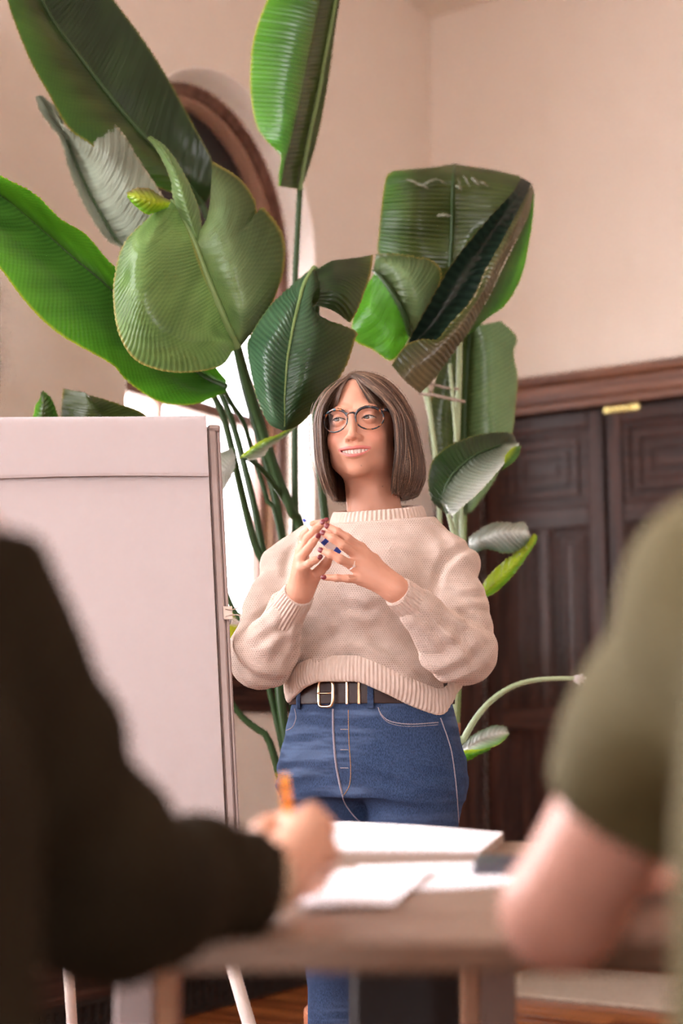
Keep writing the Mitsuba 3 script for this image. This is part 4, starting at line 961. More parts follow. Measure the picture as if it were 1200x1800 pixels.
# 11 small leaf right of the sleeve: grey upper half and lime half
leaf([dict(lines=[[(822, 945, 3.70), (835, 935, 3.69), (855, 922, 3.68), (880, 916, 3.67), (905, 918, 3.67), (922, 916, 3.68), (930, 928, 3.69)],
                   [(824, 960, 3.68), (840, 952, 3.64), (858, 944, 3.62), (880, 936, 3.61), (900, 936, 3.61), (918, 936, 3.63), (930, 938, 3.67)],
                   [(828, 975, 3.68), (845, 968, 3.66), (862, 966, 3.65), (880, 972, 3.64), (900, 972, 3.64), (918, 962, 3.65), (934, 945, 3.68)]],
            tones=['grey', 'silver', 'teal'], seed=22, rows=90, vein=0.0018),
      dict(lines=[[(846, 1030, 3.70), (858, 1012, 3.69), (880, 990, 3.68), (900, 975, 3.67), (920, 960, 3.67), (932, 945, 3.67), (938, 938, 3.68)],
                   [(848, 1044, 3.68), (862, 1030, 3.67), (882, 1012, 3.66), (902, 992, 3.65), (922, 970, 3.65), (936, 952, 3.66), (941, 940, 3.68)],
                   [(850, 1052, 3.68), (870, 1042, 3.68), (892, 1022, 3.67), (912, 998, 3.66), (930, 972, 3.66), (942, 954, 3.67), (945, 942, 3.68)]],
            tones=['lime', 'lime', 'bright'], seed=23, rows=90, vein=0.0008)],
     stalk=to_pot([(848, 1045, 3.70), (825, 1090, 3.72), (808, 1180, 3.72), (800, 1260, 3.72)], 0.10, 0.0), stalk_r=(0.006, 0.013), stalk_mat='stem_bright', label='small leaf right of the sleeve, half grey and half lime green')
# 12 small leaf low at the right
leaf([dict(lines=[[(806, 1322, 3.50), (815, 1308, 3.51), (830, 1292, 3.53), (850, 1280, 3.55), (872, 1273, 3.56), (890, 1276, 3.56), (895, 1286, 3.55)],
                   [(806, 1326, 3.48), (822, 1314, 3.48), (842, 1302, 3.49), (860, 1294, 3.50), (876, 1290, 3.51), (888, 1288, 3.52), (895, 1288, 3.54)],
                   [(806, 1330, 3.46), (828, 1322, 3.45), (848, 1318, 3.45), (864, 1314, 3.46), (878, 1308, 3.47), (889, 1298, 3.49), (895, 1290, 3.53)]],
            tones=['teal', 'silver', 'bright'], seed=24, rows=90, vein=0.0008),
      dict(lines=[[(800, 1318, 3.47), (815, 1317, 3.46), (832, 1317, 3.45), (848, 1317, 3.45), (862, 1314, 3.46)], [(800, 1330, 3.455), (815, 1328, 3.445), (830, 1326, 3.44), (846, 1321, 3.445), (862, 1315, 3.46)], [(800, 1342, 3.47), (812, 1340, 3.46), (826, 1335, 3.45), (842, 1326, 3.45), (860, 1317, 3.46)]],
            tones=['lime', 'bright', 'bright'], seed=25, rows=50, vein=0.0006)],
     stalk=to_pot([(806, 1328, 3.48), (800, 1350, 3.50), (790, 1400, 3.54)], 0.08, -0.06), stalk_r=(0.006, 0.011), stalk_mat='stem_bright', label='small oval leaf low at the right beside the jeans')
# 13 small leaves beside the flip chart
leaf([dict(lines=[[(442, 795, 3.46), (420, 806, 3.44), (425, 800, 3.42), (440, 786, 3.42), (462, 772, 3.42), (490, 762, 3.43), (520, 746, 3.45)],
                   [(442, 797, 3.46), (430, 804, 3.42), (440, 797, 3.40), (456, 786, 3.40), (474, 776, 3.40), (496, 766, 3.42), (521, 748, 3.45)],
                   [(442, 800, 3.46), (436, 808, 3.44), (450, 806, 3.42), (464, 800, 3.42), (474, 786, 3.42), (500, 768, 3.43), (522, 750, 3.45)]],
            tones=['lime', 'under', 'silver'], seed=26, rows=80)],
     stalk=to_pot([(430, 802, 3.46), (455, 820, 3.50), (480, 850, 3.56), (512, 905, 3.62), (540, 1000, 3.64)], -0.02, -0.02), stalk_r=(0.006, 0.014), label='small lime leaf left of the woman\'s chin')
leaf([dict(lines=[[(408, 786, 3.50), (396, 792, 3.48), (380, 797, 3.46), (360, 805, 3.46), (345, 815, 3.46)], [(413, 800, 3.50), (403, 818, 3.46), (390, 830, 3.44), (370, 835, 3.44), (350, 830, 3.46)], [(414, 790, 3.50), (412, 822, 3.49), (402, 845, 3.48), (386, 868, 3.47), (365, 880, 3.46)]],
            tones=['grey', 'silver', 'silver'], seed=27, rows=60)],
     stalk=to_pot([(410, 790, 3.51), (416, 830, 3.56), (428, 880, 3.62), (446, 950, 3.66), (480, 1080, 3.68)], -0.10, -0.02), stalk_r=(0.006, 0.014), label='small silvery leaf at the top right of the flip chart')
# 14 leaves peeping over the flip chart
leaf([dict(lines=[[(112, 760, 3.62), (106, 730, 3.60), (108, 705, 3.58), (111, 683, 3.57)], [(180, 770, 3.60), (165, 740, 3.56), (160, 715, 3.54), (150, 690, 3.55)], [(300, 775, 3.62), (255, 728, 3.60), (205, 708, 3.58), (130, 684, 3.57)]],
            tones=['olive', 'olive', 'olive'], seed=28, rows=120, slant=0.0)],
     stalk=to_pot([(200, 760, 3.62), (330, 850, 3.66), (400, 1050, 3.68), (432, 1105, 3.68), (480, 1240, 3.67)], -0.12, 0.0), stalk_r=(0.006, 0.014), label='leaf with a straight torn end above the flip chart')
leaf([dict(lines=[[(60, 760, 3.60), (58, 735, 3.58), (62, 712, 3.57), (70, 700, 3.56)], [(75, 760, 3.58), (75, 735, 3.56), (76, 708, 3.55), (72, 690, 3.55)], [(110, 765, 3.60), (100, 725, 3.58), (90, 700, 3.56), (76, 687, 3.56)]],
            tones=['bright', 'olive', 'mid'], seed=29, rows=60)],
     stalk=to_pot([(85, 760, 3.60), (250, 1000, 3.64), (410, 1240, 3.66), (452, 1282, 3.66), (487, 1348, 3.66)], -0.13, 0.02), stalk_r=(0.006, 0.014), label='small curled leaf tip above the flip chart')
# bare stalks
put(PL + '__stalk', tube(spline(to_pot([(345, 655, 3.55), (372, 690, 3.58), (396, 745, 3.60), (425, 868, 3.64), (447, 955, 3.66), (472, 1015, 3.67), (490, 1150, 3.67), (502, 1290, 3.66)], -0.11, -0.03), 80), (0.008, 0.017), 10), M['stem'], smooth=50)
put(PL + '__stalk', tube(spline(to_pot([(1012, 1193, 3.52), (975, 1193, 3.52), (938, 1196, 3.52), (905, 1205, 3.51), (875, 1222, 3.50), (850, 1245, 3.49), (830, 1272, 3.48), (812, 1305, 3.48), (800, 1340, 3.50)], 0.09, -0.05), 90), (0.0055, 0.012), 10), M['stem_pale'], smooth=50, label='arching pale stalk with withered white flower tip')
put(PL + '__flower_tip', cat(*[tube(spline(PP([(1010, 1193, 3.52), (1018 + dx / 2, 1193 + dy / 2, 3.52), (1024 + dx, 1193 + dy, 3.53)]), 12), (0.007, 0.003), 8) for dx, dy in ((0, -6), (6, 0), (2, 6), (-4, 12))]), M['paper_white'], smooth=50, label='withered white flower tip')
for i_, (x0, y0, x1, y1) in enumerate(((790, 640, 803, 790), (742, 672, 766, 796))):
    put(PL + '__stalk', tube(spline(to_pot([(x0, y0, 3.76), (x1, y1, 3.75), (x1 + 10, y1 + 200, 3.73), (795, 1250, 3.71)], 0.04 + 0.03 * i_, 0.06), 60), (0.005, 0.0055, 0.007, 0.012), 10), M['stem_pale'], smooth=50)
put(PL + '__ties', cat(tube(PP([(735, 692, 3.74), (760, 694, 3.73), (800, 703, 3.73), (816, 706, 3.76)]), 0.004, 8), tube(PP([(748, 673, 3.76), (785, 682, 3.75), (805, 684, 3.78)]), 0.0035, 8)), M['paper_edge'], smooth=50, label='pale twine tied across the stalks')
put(PL + '__husk', cat(*[tube(spline(np.vstack([PP([(x0, y0, 3.58), (x1, y1, 3.60)]), (POT + [0.06 + 0.01 * i_, -0.05, RIM_Z - 0.04])[None]]), 30), (0.003, 0.012), 8) for i_, (x0, y0, x1, y1) in enumerate(((799, 1268, 798, 1320), (807, 1272, 801, 1330)))]), M['husk'], smooth=50, label='dry brown leaf sheath')
# ------------------------------------------------------------------ the standing woman
WO = 'person'
HY = math.radians(13.5)                                       # the head is turned to the left of the picture
HC = P(637, 738, 3.055)
HC[2] = P(620, 737, 2.972)[2] + 0.005
HROT = np.stack([[math.cos(HY), -math.sin(HY), 0], [math.sin(HY), math.cos(HY), 0], [0, 0, 1.0]], 1)    # columns: head x (picture right), y (back), z
tilt_ = trimesh.transformations.rotation_matrix(math.radians(-2.0), [0, 1, 0])[:3, :3] @ trimesh.transformations.rotation_matrix(math.radians(2.5), [1, 0, 0])[:3, :3]
HROT = HROT @ tilt_
def h2w(m):
    return trimesh.Trimesh(np.asarray(m.vertices) @ HROT.T + HC, m.faces, process=False)
def hp(x, y, z):
    return np.array([x, y, z], float) @ HROT.T + HC
def w2h(p):
    return (np.asarray(p) - HC) @ HROT

NKP = P(664, 895, 3.06)                                    # middle of the neckline
EX, EYY, EZ, ER = 0.0315, -0.0765, 0.0, 0.0125
def mouth_c(x):
    """Centre line of the mouth: (y, z)."""
    return -0.0945 + 12.5 * x * x, -0.0685 + 4.6 * x * x
def head_sdf(p):
    x, y, z = p[:, 0], p[:, 1], p[:, 2]
    q = np.stack([np.abs(x), y, z], 1)
    d = ell(p, (0, 0.012, 0.035), (0.073, 0.094, 0.080))
    d = smin(d, ell(p, (0, -0.024, -0.030), (0.0665, 0.064, 0.078)), 0.03)
    d = smin(d, ell(q, (0.019, -0.030, -0.078), (0.043, 0.049, 0.033)), 0.025)
    d = smin(d, ell(p, (0, -0.071, -0.1005), (0.021, 0.016, 0.0155)), 0.022)
    d = smin(d, ell(q, (0.037, -0.064, -0.040), (0.023, 0.022, 0.022)), 0.022)            # cheeks
    d = smin(d, ell(q, (0.026, -0.080, 0.0195), (0.026, 0.0125, 0.008)), 0.014)           # brow
    # eye sockets
    d = smax(d, -ell(q, (0.032, -0.098, -0.001), (0.019, 0.0145, 0.0125)), 0.012)
    d = smin(d, np.linalg.norm(q - [EX, EYY, EZ], axis=1) - (ER + 0.0022), 0.004)         # lids
    # nose
    d = smin(d, cap(p, (0, -0.085, 0.010), (0, -0.1025, -0.034), 0.0055, 0.0080), 0.012)
    d = smin(d, ell(p, (0, -0.1045, -0.0385), (0.0092, 0.0090, 0.0080)), 0.007)
    d = smin(d, ell(q, (0.0118, -0.0955, -0.0415), (0.0062, 0.0085, 0.0060)), 0.007)
    d = smax(d, -ell(q, (0.0064, -0.1000, -0.0480), (0.0030, 0.0045, 0.0030)), 0.003)
    # muzzle and lips
    d = smin(d, ell(p, (0, -0.080, -0.066), (0.031, 0.0165, 0.021)), 0.016)
    xs = np.linspace(-0.0335, 0.0335, 15)
    up, lo = [], []
    for s in xs:
        my, mz = mouth_c(s)
        t = 1 - (abs(s) / 0.0335) ** 2
        up.append(((s, my - 0.0010, mz + 0.0008 + 0.0066 * t ** 0.8 - 0.0014 * math.exp(-(s / 0.005) ** 2)), 0.0013 + 0.0028 * t))
        lo.append(((s, my - 0.0005, mz - 0.0008 - 0.0088 * t), 0.0013 + 0.0036 * t))
    for arr in (up, lo):
        near = (np.abs(x) < 0.045) & (y < -0.06) & (z < -0.03) & (z > -0.1)
        if near.any():
            dd = chain(p[near], [a for a, _ in arr], [r for _, r in arr], 0.002)
            d[near] = smin(d[near], dd, 0.0035)
    # open smile
    my, mz = mouth_c(np.clip(x, -0.036, 0.036))
    t = np.clip(1 - (np.abs(x) / 0.0300) ** 2, 0, 1)
    op = np.maximum(np.maximum(np.abs(z - (mz - 0.0012)) - 0.0049 * t ** 0.7, np.abs(x) - 0.0300), np.maximum(y - (my + 0.016), -(y - (my - 0.02))))
    d = smax(d, -op, 0.0015)
    # eye openings
    ex, ez = q[:, 0] - EX, z - (EZ - 0.0004)
    al = np.maximum(np.hypot(ex, ez + 0.0205) - 0.0243, np.hypot(ex, ez - 0.0210) - 0.0242)
    d = np.maximum(d, -np.maximum(al, y - EYY))
    # ears
    e = ell(q, (0.0735, 0.012, -0.010), (0.006, 0.017, 0.030))
    e = smax(e, -ell(q, (0.081, 0.008, -0.006), (0.006, 0.010, 0.018)), 0.004)
    d = smin(d, e, 0.006)
    # neck
    d = smin(d, cap(p, (0.004, 0.020, -0.070), (0.012, 0.044, -0.235), 0.0535, 0.060), 0.028)
    return d
head = h2w(nets(head_sdf, (-0.10, -0.13, -0.235), (0.10, 0.125, 0.125), 0.00145))

# ---- body frame
BY = math.radians(24)
BF, BR = np.array([-math.sin(BY), -math.cos(BY), 0]), np.array([math.cos(BY), -math.sin(BY), 0])
BO = np.array([P(652, 1290, 3.05)[0], 3.06, 0])
def bp(r, f, z):
    return BO + BR * r + BF * f + np.array([0, 0, z])
SH_R, SH_L = P(510, 985, 3.13), P(787, 985, 2.99)
EL_R, EL_L = P(456, 1148, 3.00), P(818, 1140, 2.90)
WR_R, WR_L = P(527, 1040, 2.815), P(697, 1038, 2.775)

# ---- hands
RH = dict(  # her right hand (left in the picture)
    index=[(532, 966, 2.806), (535, 941, 2.802), (550, 923, 2.792), (573, 917, 2.783)],
    middle=[(529, 972, 2.793), (541, 946, 2.780), (554, 931, 2.773), (567, 920, 2.769)],
    ring=[(527, 982, 2.780), (540, 966, 2.766), (549, 954, 2.761), (558, 943, 2.759)],
    little=[(530, 999, 2.772), (544, 990, 2.760), (553, 985, 2.757), (561, 980, 2.756)],
    thumb=[(546, 1022, 2.812), (560, 1006, 2.808), (572, 992, 2.800), (580, 978, 2.792)])
LH = dict(
    index=[(634, 964, 2.772), (610, 946, 2.752), (593, 935, 2.750), (577, 926, 2.756)],
    middle=[(628, 977, 2.760), (602, 958, 2.738), (585, 946, 2.738), (570, 938, 2.744)],
    ring=[(622, 995, 2.754), (598, 983, 2.734), (581, 974, 2.735), (566, 968, 2.742)],
    little=[(634, 1019, 2.760), (611, 1017, 2.746), (592, 1016, 2.745), (571, 1015, 2.749)],
    thumb=[(655, 985, 2.800), (628, 962, 2.822), (606, 952, 2.828), (590, 945, 2.826)])
FR = dict(index=(0.0098, 0.0086, 0.0078, 0.0066), middle=(0.0100, 0.0088, 0.0079, 0.0067), ring=(0.0096, 0.0083, 0.0074, 0.0063), little=(0.0088, 0.0074, 0.0066, 0.0057), thumb=(0.0125, 0.0108, 0.0095, 0.0075))
def hand_fn(H, wrist, elbow, back):
    F = {k: PP(v) for k, v in H.items()}
    w = np.asarray(wrist)
    arm = w + (np.asarray(elbow) - w) * 0.45
    palm = [F[k][0] for k in ('index', 'middle', 'ring', 'little')]
    def fn(p):
        d = cap(p, w, arm, 0.0255, 0.034)
        for k, m in zip(('index', 'middle', 'ring', 'little'), palm):
            d = smin(d, cap(p, w + (m - w) * 0.12, m, 0.0165, 0.0112), 0.014)
        c = np.mean(palm, 0)
        d = smin(d, cap(p, w + (F['thumb'][0] - w) * 0.2, F['thumb'][0], 0.017, 0.0135), 0.016)
        for k, pts in F.items():
            r = FR[k]
            f = chain(p, list(pts), list(r), 0.004)
            d = smin(d, f, 0.0055)
        return d
    allp = np.vstack([w[None], arm[None]] + list(F.values()))
    return fn, allp.min(0) - 0.045, allp.max(0) + 0.045
hands, hand_meshes = {}, []
for nm, H, w, e in (('r', RH, WR_R, EL_R), ('l', LH, WR_L, EL_L)):
    fn, lo, hi = hand_fn(H, w, e, None)
    hands[nm] = fn
    hand_meshes.append(nets(fn, lo, hi, 0.00165))

# ---- the rest of the body, under the clothes
LEG = {}
HIPZ = 0.86
for s, kx, ax in ((-1, (594, 1760), (600, 2040)), (1, (716, 1760), (712, 2045))):
    LEG[s] = (bp(0.085 * s, 0.0, HIPZ), np.r_[P(kx[0] + (8 if s < 0 else 0), kx[1], 3.04 - 0.02 * s)[:2], 0.47], np.r_[P(ax[0], ax[1], 3.08 - 0.02 * s)[:2], 0.085])
def under_sdf(p):
    d = cap(p, bp(0, -0.01, 0.95), bp(0, -0.01, 1.24), 0.110, 0.095)
    d = smin(d, cap(p, bp(-0.07, -0.01, 0.92), bp(0.06, -0.01, 0.92), 0.095), 0.04)
    d = smin(d, cap(p, SH_R + [0.03, 0, -0.01], SH_L + [-0.03, 0, -0.01], 0.04), 0.05)
    nb = hp(0.012, 0.044, -0.19)
    d = smin(d, cap(p, nb, bp(0, -0.01, 1.27), 0.053, 0.07), 0.05)
    for sh, el_, wr in ((SH_R, EL_R, WR_R), (SH_L, EL_L, WR_L)):
        d = smin(d, cap(p, sh + (el_ - sh) * 0.03, el_, 0.040, 0.034), 0.03)
        d = smin(d, cap(p, el_, el_ + (wr - el_) * 0.72, 0.036, 0.029), 0.02)
    for s, (a, b, c) in LEG.items():
        d = smin(d, cap(p, a, b, 0.068, 0.050), 0.03)
        d = smin(d, cap(p, b, c, 0.052, 0.036), 0.02)
        d = smin(d, cap(p, c + [0, 0, -0.03], c + BF * 0.13 + [0, 0, -0.055], 0.032, 0.022), 0.02)
    return d
under = nets(under_sdf, (-0.35, 2.70, 0.005), (0.42, 3.40, 1.47), 0.009)
body = union([under, head] + hand_meshes)
bv = np.asarray(body.vertices)
# skin colour: lips, cheeks, chin; hands
hv = w2h(bv)
col = np.tile(SKIN, (len(bv), 1))
n1 = vnoise(bv, 60, 2)[:, None]
col = col * (1 + 0.10 * n1)
on_head = (hv[:, 2] > -0.125) & (np.linalg.norm(hv, axis=1) < 0.2)
bl = np.exp(-((np.abs(hv[:, 0]) - 0.043) / 0.018) ** 2 - ((hv[:, 2] + 0.036) / 0.020) ** 2) * (hv[:, 1] < -0.01) + 0.6 * np.exp(-(hv[:, 0] / 0.012) ** 2 - ((hv[:, 2] + 0.041) / 0.010) ** 2) * (hv[:, 1] < -0.08)
col = col * (1 - 0.55 * bl[:, None] * on_head[:, None]) + np.array([0.56, 0.20, 0.13]) * 0.55 * bl[:, None] * on_head[:, None]
myv, mzv = mouth_c(np.clip(hv[:, 0], -0.037, 0.037))
tt = np.clip(1 - (np.abs(hv[:, 0]) / 0.0345) ** 2, 0, 1)
dz = hv[:, 2] - mzv
lipu, lipl = 0.0022 + 0.0092 * tt ** 0.8 - 0.0018 * np.exp(-(hv[:, 0] / 0.005) ** 2), 0.0022 + 0.0118 * tt
lip = np.clip((lipu - dz) / 0.0014, 0, 1) * np.clip((lipl + dz) / 0.0014, 0, 1) * np.clip((0.0355 - np.abs(hv[:, 0])) / 0.002, 0, 1) * (hv[:, 1] < -0.07) * on_head
inn = np.clip((hv[:, 1] - (myv + 0.0035)) / 0.002, 0, 1) * lip
col = col * (1 - lip[:, None]) + np.array([0.50, 0.15, 0.13]) * lip[:, None]
col = col * (1 - inn[:, None]) + np.array([0.10, 0.02, 0.02]) * inn[:, None]
# lash line and lids a little darker
ex_, ez_ = np.abs(hv[:, 0]) - EX, hv[:, 2] - EZ
lid = np.exp(-((np.hypot(ex_, ez_ + 0.0205) - 0.0248) / 0.0012) ** 2) * (np.abs(ex_) < 0.015) * (ez_ > -0.001) * (hv[:, 1] < -0.075)
col = col * (1 - 0.85 * lid[:, None]) + np.array([0.03, 0.015, 0.012]) * 0.85 * lid[:, None]
for (mx, mz_, r) in ((0.058, -0.008, 0.0012), (0.012, -0.0985, 0.0011), (0.040, -0.135, 0.0012)):
    k = np.exp(-(((hv[:, 0] - mx) ** 2 + (hv[:, 2] - mz_) ** 2) / r ** 2)) * (hv[:, 1] < -0.0)
    col = col * (1 - 0.7 * k[:, None]) + np.array([0.12, 0.05, 0.03]) * 0.7 * k[:, None]
put(WO + '__body', body, M['skin'], smooth=True, color=np.clip(col, 0, 1))
# eyes, teeth, brows
for s in (-1, 1):
    e = trimesh.creation.icosphere(4, ER)
    gaze = np.array([-0.30, -0.95, 0.0])
    gaze /= np.linalg.norm(gaze)
    v = np.asarray(e.vertices)
    ang = np.arccos(np.clip(v @ gaze / ER, -1, 1))
    c = np.tile([0.50, 0.43, 0.39], (len(v), 1))
    c[ang < 0.50] = [0.03, 0.018, 0.010]
    c[ang < 0.43] = [0.060, 0.032, 0.016]
    c[ang < 0.21] = [0.004, 0.003, 0.003]
    e.apply_translation((EX * s, EYY, EZ))
    put(WO + '__eye', h2w(e), M['eye'], smooth=True, color=c)
    la = []
    for e_ in np.linspace(-0.0122, 0.0122, 15):
        z_ = -0.0209 + math.sqrt(0.0246 ** 2 - e_ ** 2)
        la.append((EX * s + e_, EYY - math.sqrt(max((ER + 0.0024) ** 2 - e_ ** 2 - z_ ** 2, 0)), EZ + z_))
    put(WO + '__eyelashes', h2w(tube(np.array(la), (0.0005, 0.0010, 0.0009, 0.0004), 6)), M['black'], smooth=True)
    # brow of short hairs
    hs = []
    for k in range(90):
        t = rng.uniform(0, 1)
        bx_ = (0.012 + 0.040 * t) * s
        bz_ = 0.0185 + 0.0052 * math.sin(PI * min(1, t * 1.15) * 0.75) + rng.normal(0, 0.0011) * (1 - 0.6 * t) - 0.004 * max(0, t - 0.7)
        lo_d, hi_d = -0.115, -0.04
        ys = np.linspace(-0.115, -0.04, 60)
        dd = head_sdf(np.stack([np.full(60, bx_), ys, np.full(60, bz_)], 1))
        y0 = ys[np.argmax(dd < 0)]
        a = np.array([bx_, y0 - 0.0003, bz_])
        b = a + np.array([0.0052 * s, 0.0022 + 0.0030 * t, 0.0018 * (0.6 - t)])
        hs.append(tube(np.array([a, (a + b) / 2 + [0, -0.0002, 0.0002], b]), (0.00036, 0.00015), 4))
    put(WO + '__eyebrow', h2w(cat(*hs)), M['brow'], label='thin brown eyebrow')
tw = []
for k in range(-4, 4):
    xk = (k + 0.5) * 0.0068
    wk = (0.0064 if abs(k + 0.5) > 1 else 0.0074)
    my, mz = mouth_c(xk)
    t = trimesh.creation.icosphere(2, 1.0)
    t.apply_scale((wk * 0.60, 0.003, 0.0078))
    t.apply_transform(trimesh.transformations.rotation_matrix(math.atan(26 * xk), [0, 0, 1]))
    t.apply_translation((xk, my + 0.0052, mz + 0.0008))
    tw.append(t)
put(WO + '__teeth', h2w(cat(*tw)), M['teeth'], smooth=True, kind='stuff')

# ---- hair: a bob with a parted fringe
def env_r(z):
    """Half axes of the hair's outline at height z (head frame), and its centre y."""
    zz = np.asarray(z, float)
    rx = np.interp(zz, [-0.165, -0.15, -0.125, -0.09, -0.04, 0.0, 0.03, 0.06, 0.085, 0.102, 0.112, 0.1165], [0.086, 0.098, 0.107, 0.108, 0.101, 0.094, 0.0895, 0.080, 0.065, 0.047, 0.026, 0.002])
    ry = np.interp(zz, [-0.165, -0.15, -0.125, -0.09, -0.04, 0.0, 0.03, 0.06, 0.085, 0.102, 0.112, 0.1165], [0.090, 0.102, 0.112, 0.114, 0.114, 0.113, 0.112, 0.102, 0.084, 0.062, 0.034, 0.002])
    return rx, ry
HCY = 0.016
HCX = 0.016                                                   # the hair is fuller on her left side
def hcx(z):
    return HCX * np.clip((0.10 - np.asarray(z)) / 0.10, 0, 1)
def env_sdf(p):
    rx, ry = env_r(p[:, 2])
    q = np.hypot((p[:, 0] - hcx(p[:, 2])) / rx, (p[:, 1] - HCY) / ry)
    d = (q - 1) * np.minimum(rx, ry) * 0.85
    return np.maximum(np.maximum(d, p[:, 2] - 0.1165), -0.158 - p[:, 2])
def open_w(z):
    return np.interp(z, [-0.20, -0.15, -0.12, -0.08, -0.02, 0.0, 0.02, 0.04, 0.06, 0.075, 0.085], [0.050, 0.054, 0.060, 0.067, 0.0685, 0.067, 0.061, 0.051, 0.037, 0.024, 0.012])
PARTX = -0.006
def opening(p):
    """Negative inside the gap that shows the face."""
    w = open_w(p[:, 2]) * np.where(p[:, 0] > 0, np.interp(p[:, 2], [-0.14, 0.03, 0.09], [1.32, 1.26, 1.12]), 1.0)
    return np.maximum(np.maximum(np.abs(p[:, 0] - PARTX * np.clip((p[:, 2] + 0.02) / 0.08, 0, 1)) - w, p[:, 1] - 0.005), p[:, 2] - 0.094)
def neck_gap(p):
    return np.maximum(np.hypot(p[:, 0] / 0.070, (p[:, 1] - 0.03) / 0.075) - 1, p[:, 2] + 0.06) * 0.07
def hair_sdf(p):
    d = env_sdf(p) + 0.0035
    d = smax(d, -opening(p), 0.006)
    d = np.maximum(d, -(ell(p, (0, 0.010, 0.030), (0.0715, 0.092, 0.078))))
    d = np.maximum(d, -neck_gap(p))
    d = np.maximum(d, -np.maximum(np.hypot(p[:, 0] / 0.066, (p[:, 1] + 0.01) / 0.06) - 1, p[:, 2]) * 0.06)
    return d
cap_m = nets(hair_sdf, (-0.125, -0.115, -0.17), (0.125, 0.145, 0.125), 0.0026)
cv = np.asarray(cap_m.vertices)
HB = np.array([0.072, 0.041, 0.027])
hc = HB * (0.55 + 0.5 * meshkit.noise(np.stack([np.arctan2(cv[:, 0], cv[:, 1]) * 22, cv[:, 2] * 8, 0 * cv[:, 0]], -1), 4))[:, None]
put(WO + '__hair', h2w(cap_m), M['hair'], smooth=True, color=hc, label='shoulder-length brown bob with a parted fringe')
N_H = 4200
hr = np.random.default_rng(21)
phi = np.concatenate([hr.uniform(-PI, PI, N_H - 900), hr.choice([-1, 1], 900) * hr.uniform(0.62, 1.25, 900)])     # angle from the front
lay = 1.0 - np.abs(hr.normal(0, 0.022, N_H)) + 0.008
fly = hr.uniform(0, 1, N_H) < 0.03
lay[fly] += hr.uniform(0.0, 0.045, fly.sum())
px0 = PARTX + hr.normal(0, 0.002, N_H)
front = np.cos(phi)
py0 = np.where(front > 0.2, -0.072 + hr.uniform(0, 0.05, N_H), hr.uniform(-0.03, 0.06, N_H))
K1, K2 = 16, 18
zt = np.linspace(0, 1, K1)
zend = -0.148 + hr.normal(0, 0.006, N_H)
Z0 = 0.006
paths = np.zeros((N_H, K1 + K2 - 1, 3))
def env_at(dirs, cz):
    """The outline in the direction dirs from (0, HCY, cz), by bisection."""
    lo, hi = np.zeros(len(dirs)), np.full(len(dirs), 0.2)
    for _ in range(22):
        m = (lo + hi) / 2
        q = np.stack([dirs[:, 0] * m, HCY + dirs[:, 1] * m, cz + dirs[:, 2] * m], 1)
        ins = env_sdf(q) < 0
        lo, hi = np.where(ins, m, lo), np.where(ins, hi, m)
    return np.stack([dirs[:, 0] * lo, HCY + dirs[:, 1] * lo, cz + dirs[:, 2] * lo], 1)
d0 = np.stack([px0, py0 - HCY, np.sqrt(np.maximum(0.09 ** 2 - (py0 - HCY) ** 2, 0.0009))], 1)
d0 /= np.linalg.norm(d0, axis=1, keepdims=True)
rx0, ry0 = env_r(np.full(N_H, Z0))
d1 = np.stack([np.sin(phi) * rx0, -np.cos(phi) * ry0, np.zeros(N_H)], 1)
d1 /= np.linalg.norm(d1, axis=1, keepdims=True)
om = np.arccos(np.clip((d0 * d1).sum(1), -1, 1))
for i, t in enumerate(zt):
    a = (np.sin((1 - t) * om) / np.sin(om))[:, None] * d0 + (np.sin(t * om) / np.sin(om))[:, None] * d1
    # let strands rise over the crown and fall steeply at the sides
    q = env_at(a / np.linalg.norm(a, axis=1, keepdims=True), Z0)
    c = np.array([0, HCY, Z0])
    paths[:, i] = c + (q - c) * lay[:, None]
for j in range(1, K2):
    t = j / (K2 - 1)
    z = Z0 + (zend - Z0) * t
    rx, ry = env_r(z)
    ph = phi + 0.05 * np.sin(3 * t + 7 * hr.uniform(0, 1, N_H) * 0 + phi * 5) + (np.sign(phi) * -0.10 * t * t) * (np.abs(phi) < 1.6)
    k = lay - 0.10 * np.clip(t - 0.82, 0, 1) / 0.18 * hr.uniform(0.2, 1.0, N_H)
    paths[:, K1 + j - 1] = np.stack([hcx(z) + np.sin(ph) * rx * k, HCY - np.cos(ph) * ry * k, z], 1)
# keep the fringe out of the face: push strands to the side of the opening
f = paths.reshape(-1, 3)
w = open_w(f[:, 2]) + 0.001
side = np.sign(np.repeat(np.sin(phi), K1 + K2 - 1))
w = w * np.where(side > 0, np.interp(f[:, 2], [-0.14, 0.03, 0.09], [1.32, 1.26, 1.12]), 1.0)
inside = (f[:, 1] < -0.0) & (f[:, 2] < 0.092) & (side * f[:, 0] < w + side * PARTX * np.clip((f[:, 2] + 0.02) / 0.08, 0, 1))
jit = np.repeat(hr.exponential(0.004, N_H) - 0.0025, K1 + K2 - 1)
f[inside, 0] = (side * (w + jit) + PARTX * np.clip((f[:, 2] + 0.02) / 0.08, 0, 1))[inside]
paths = f.reshape(N_H, -1, 3)
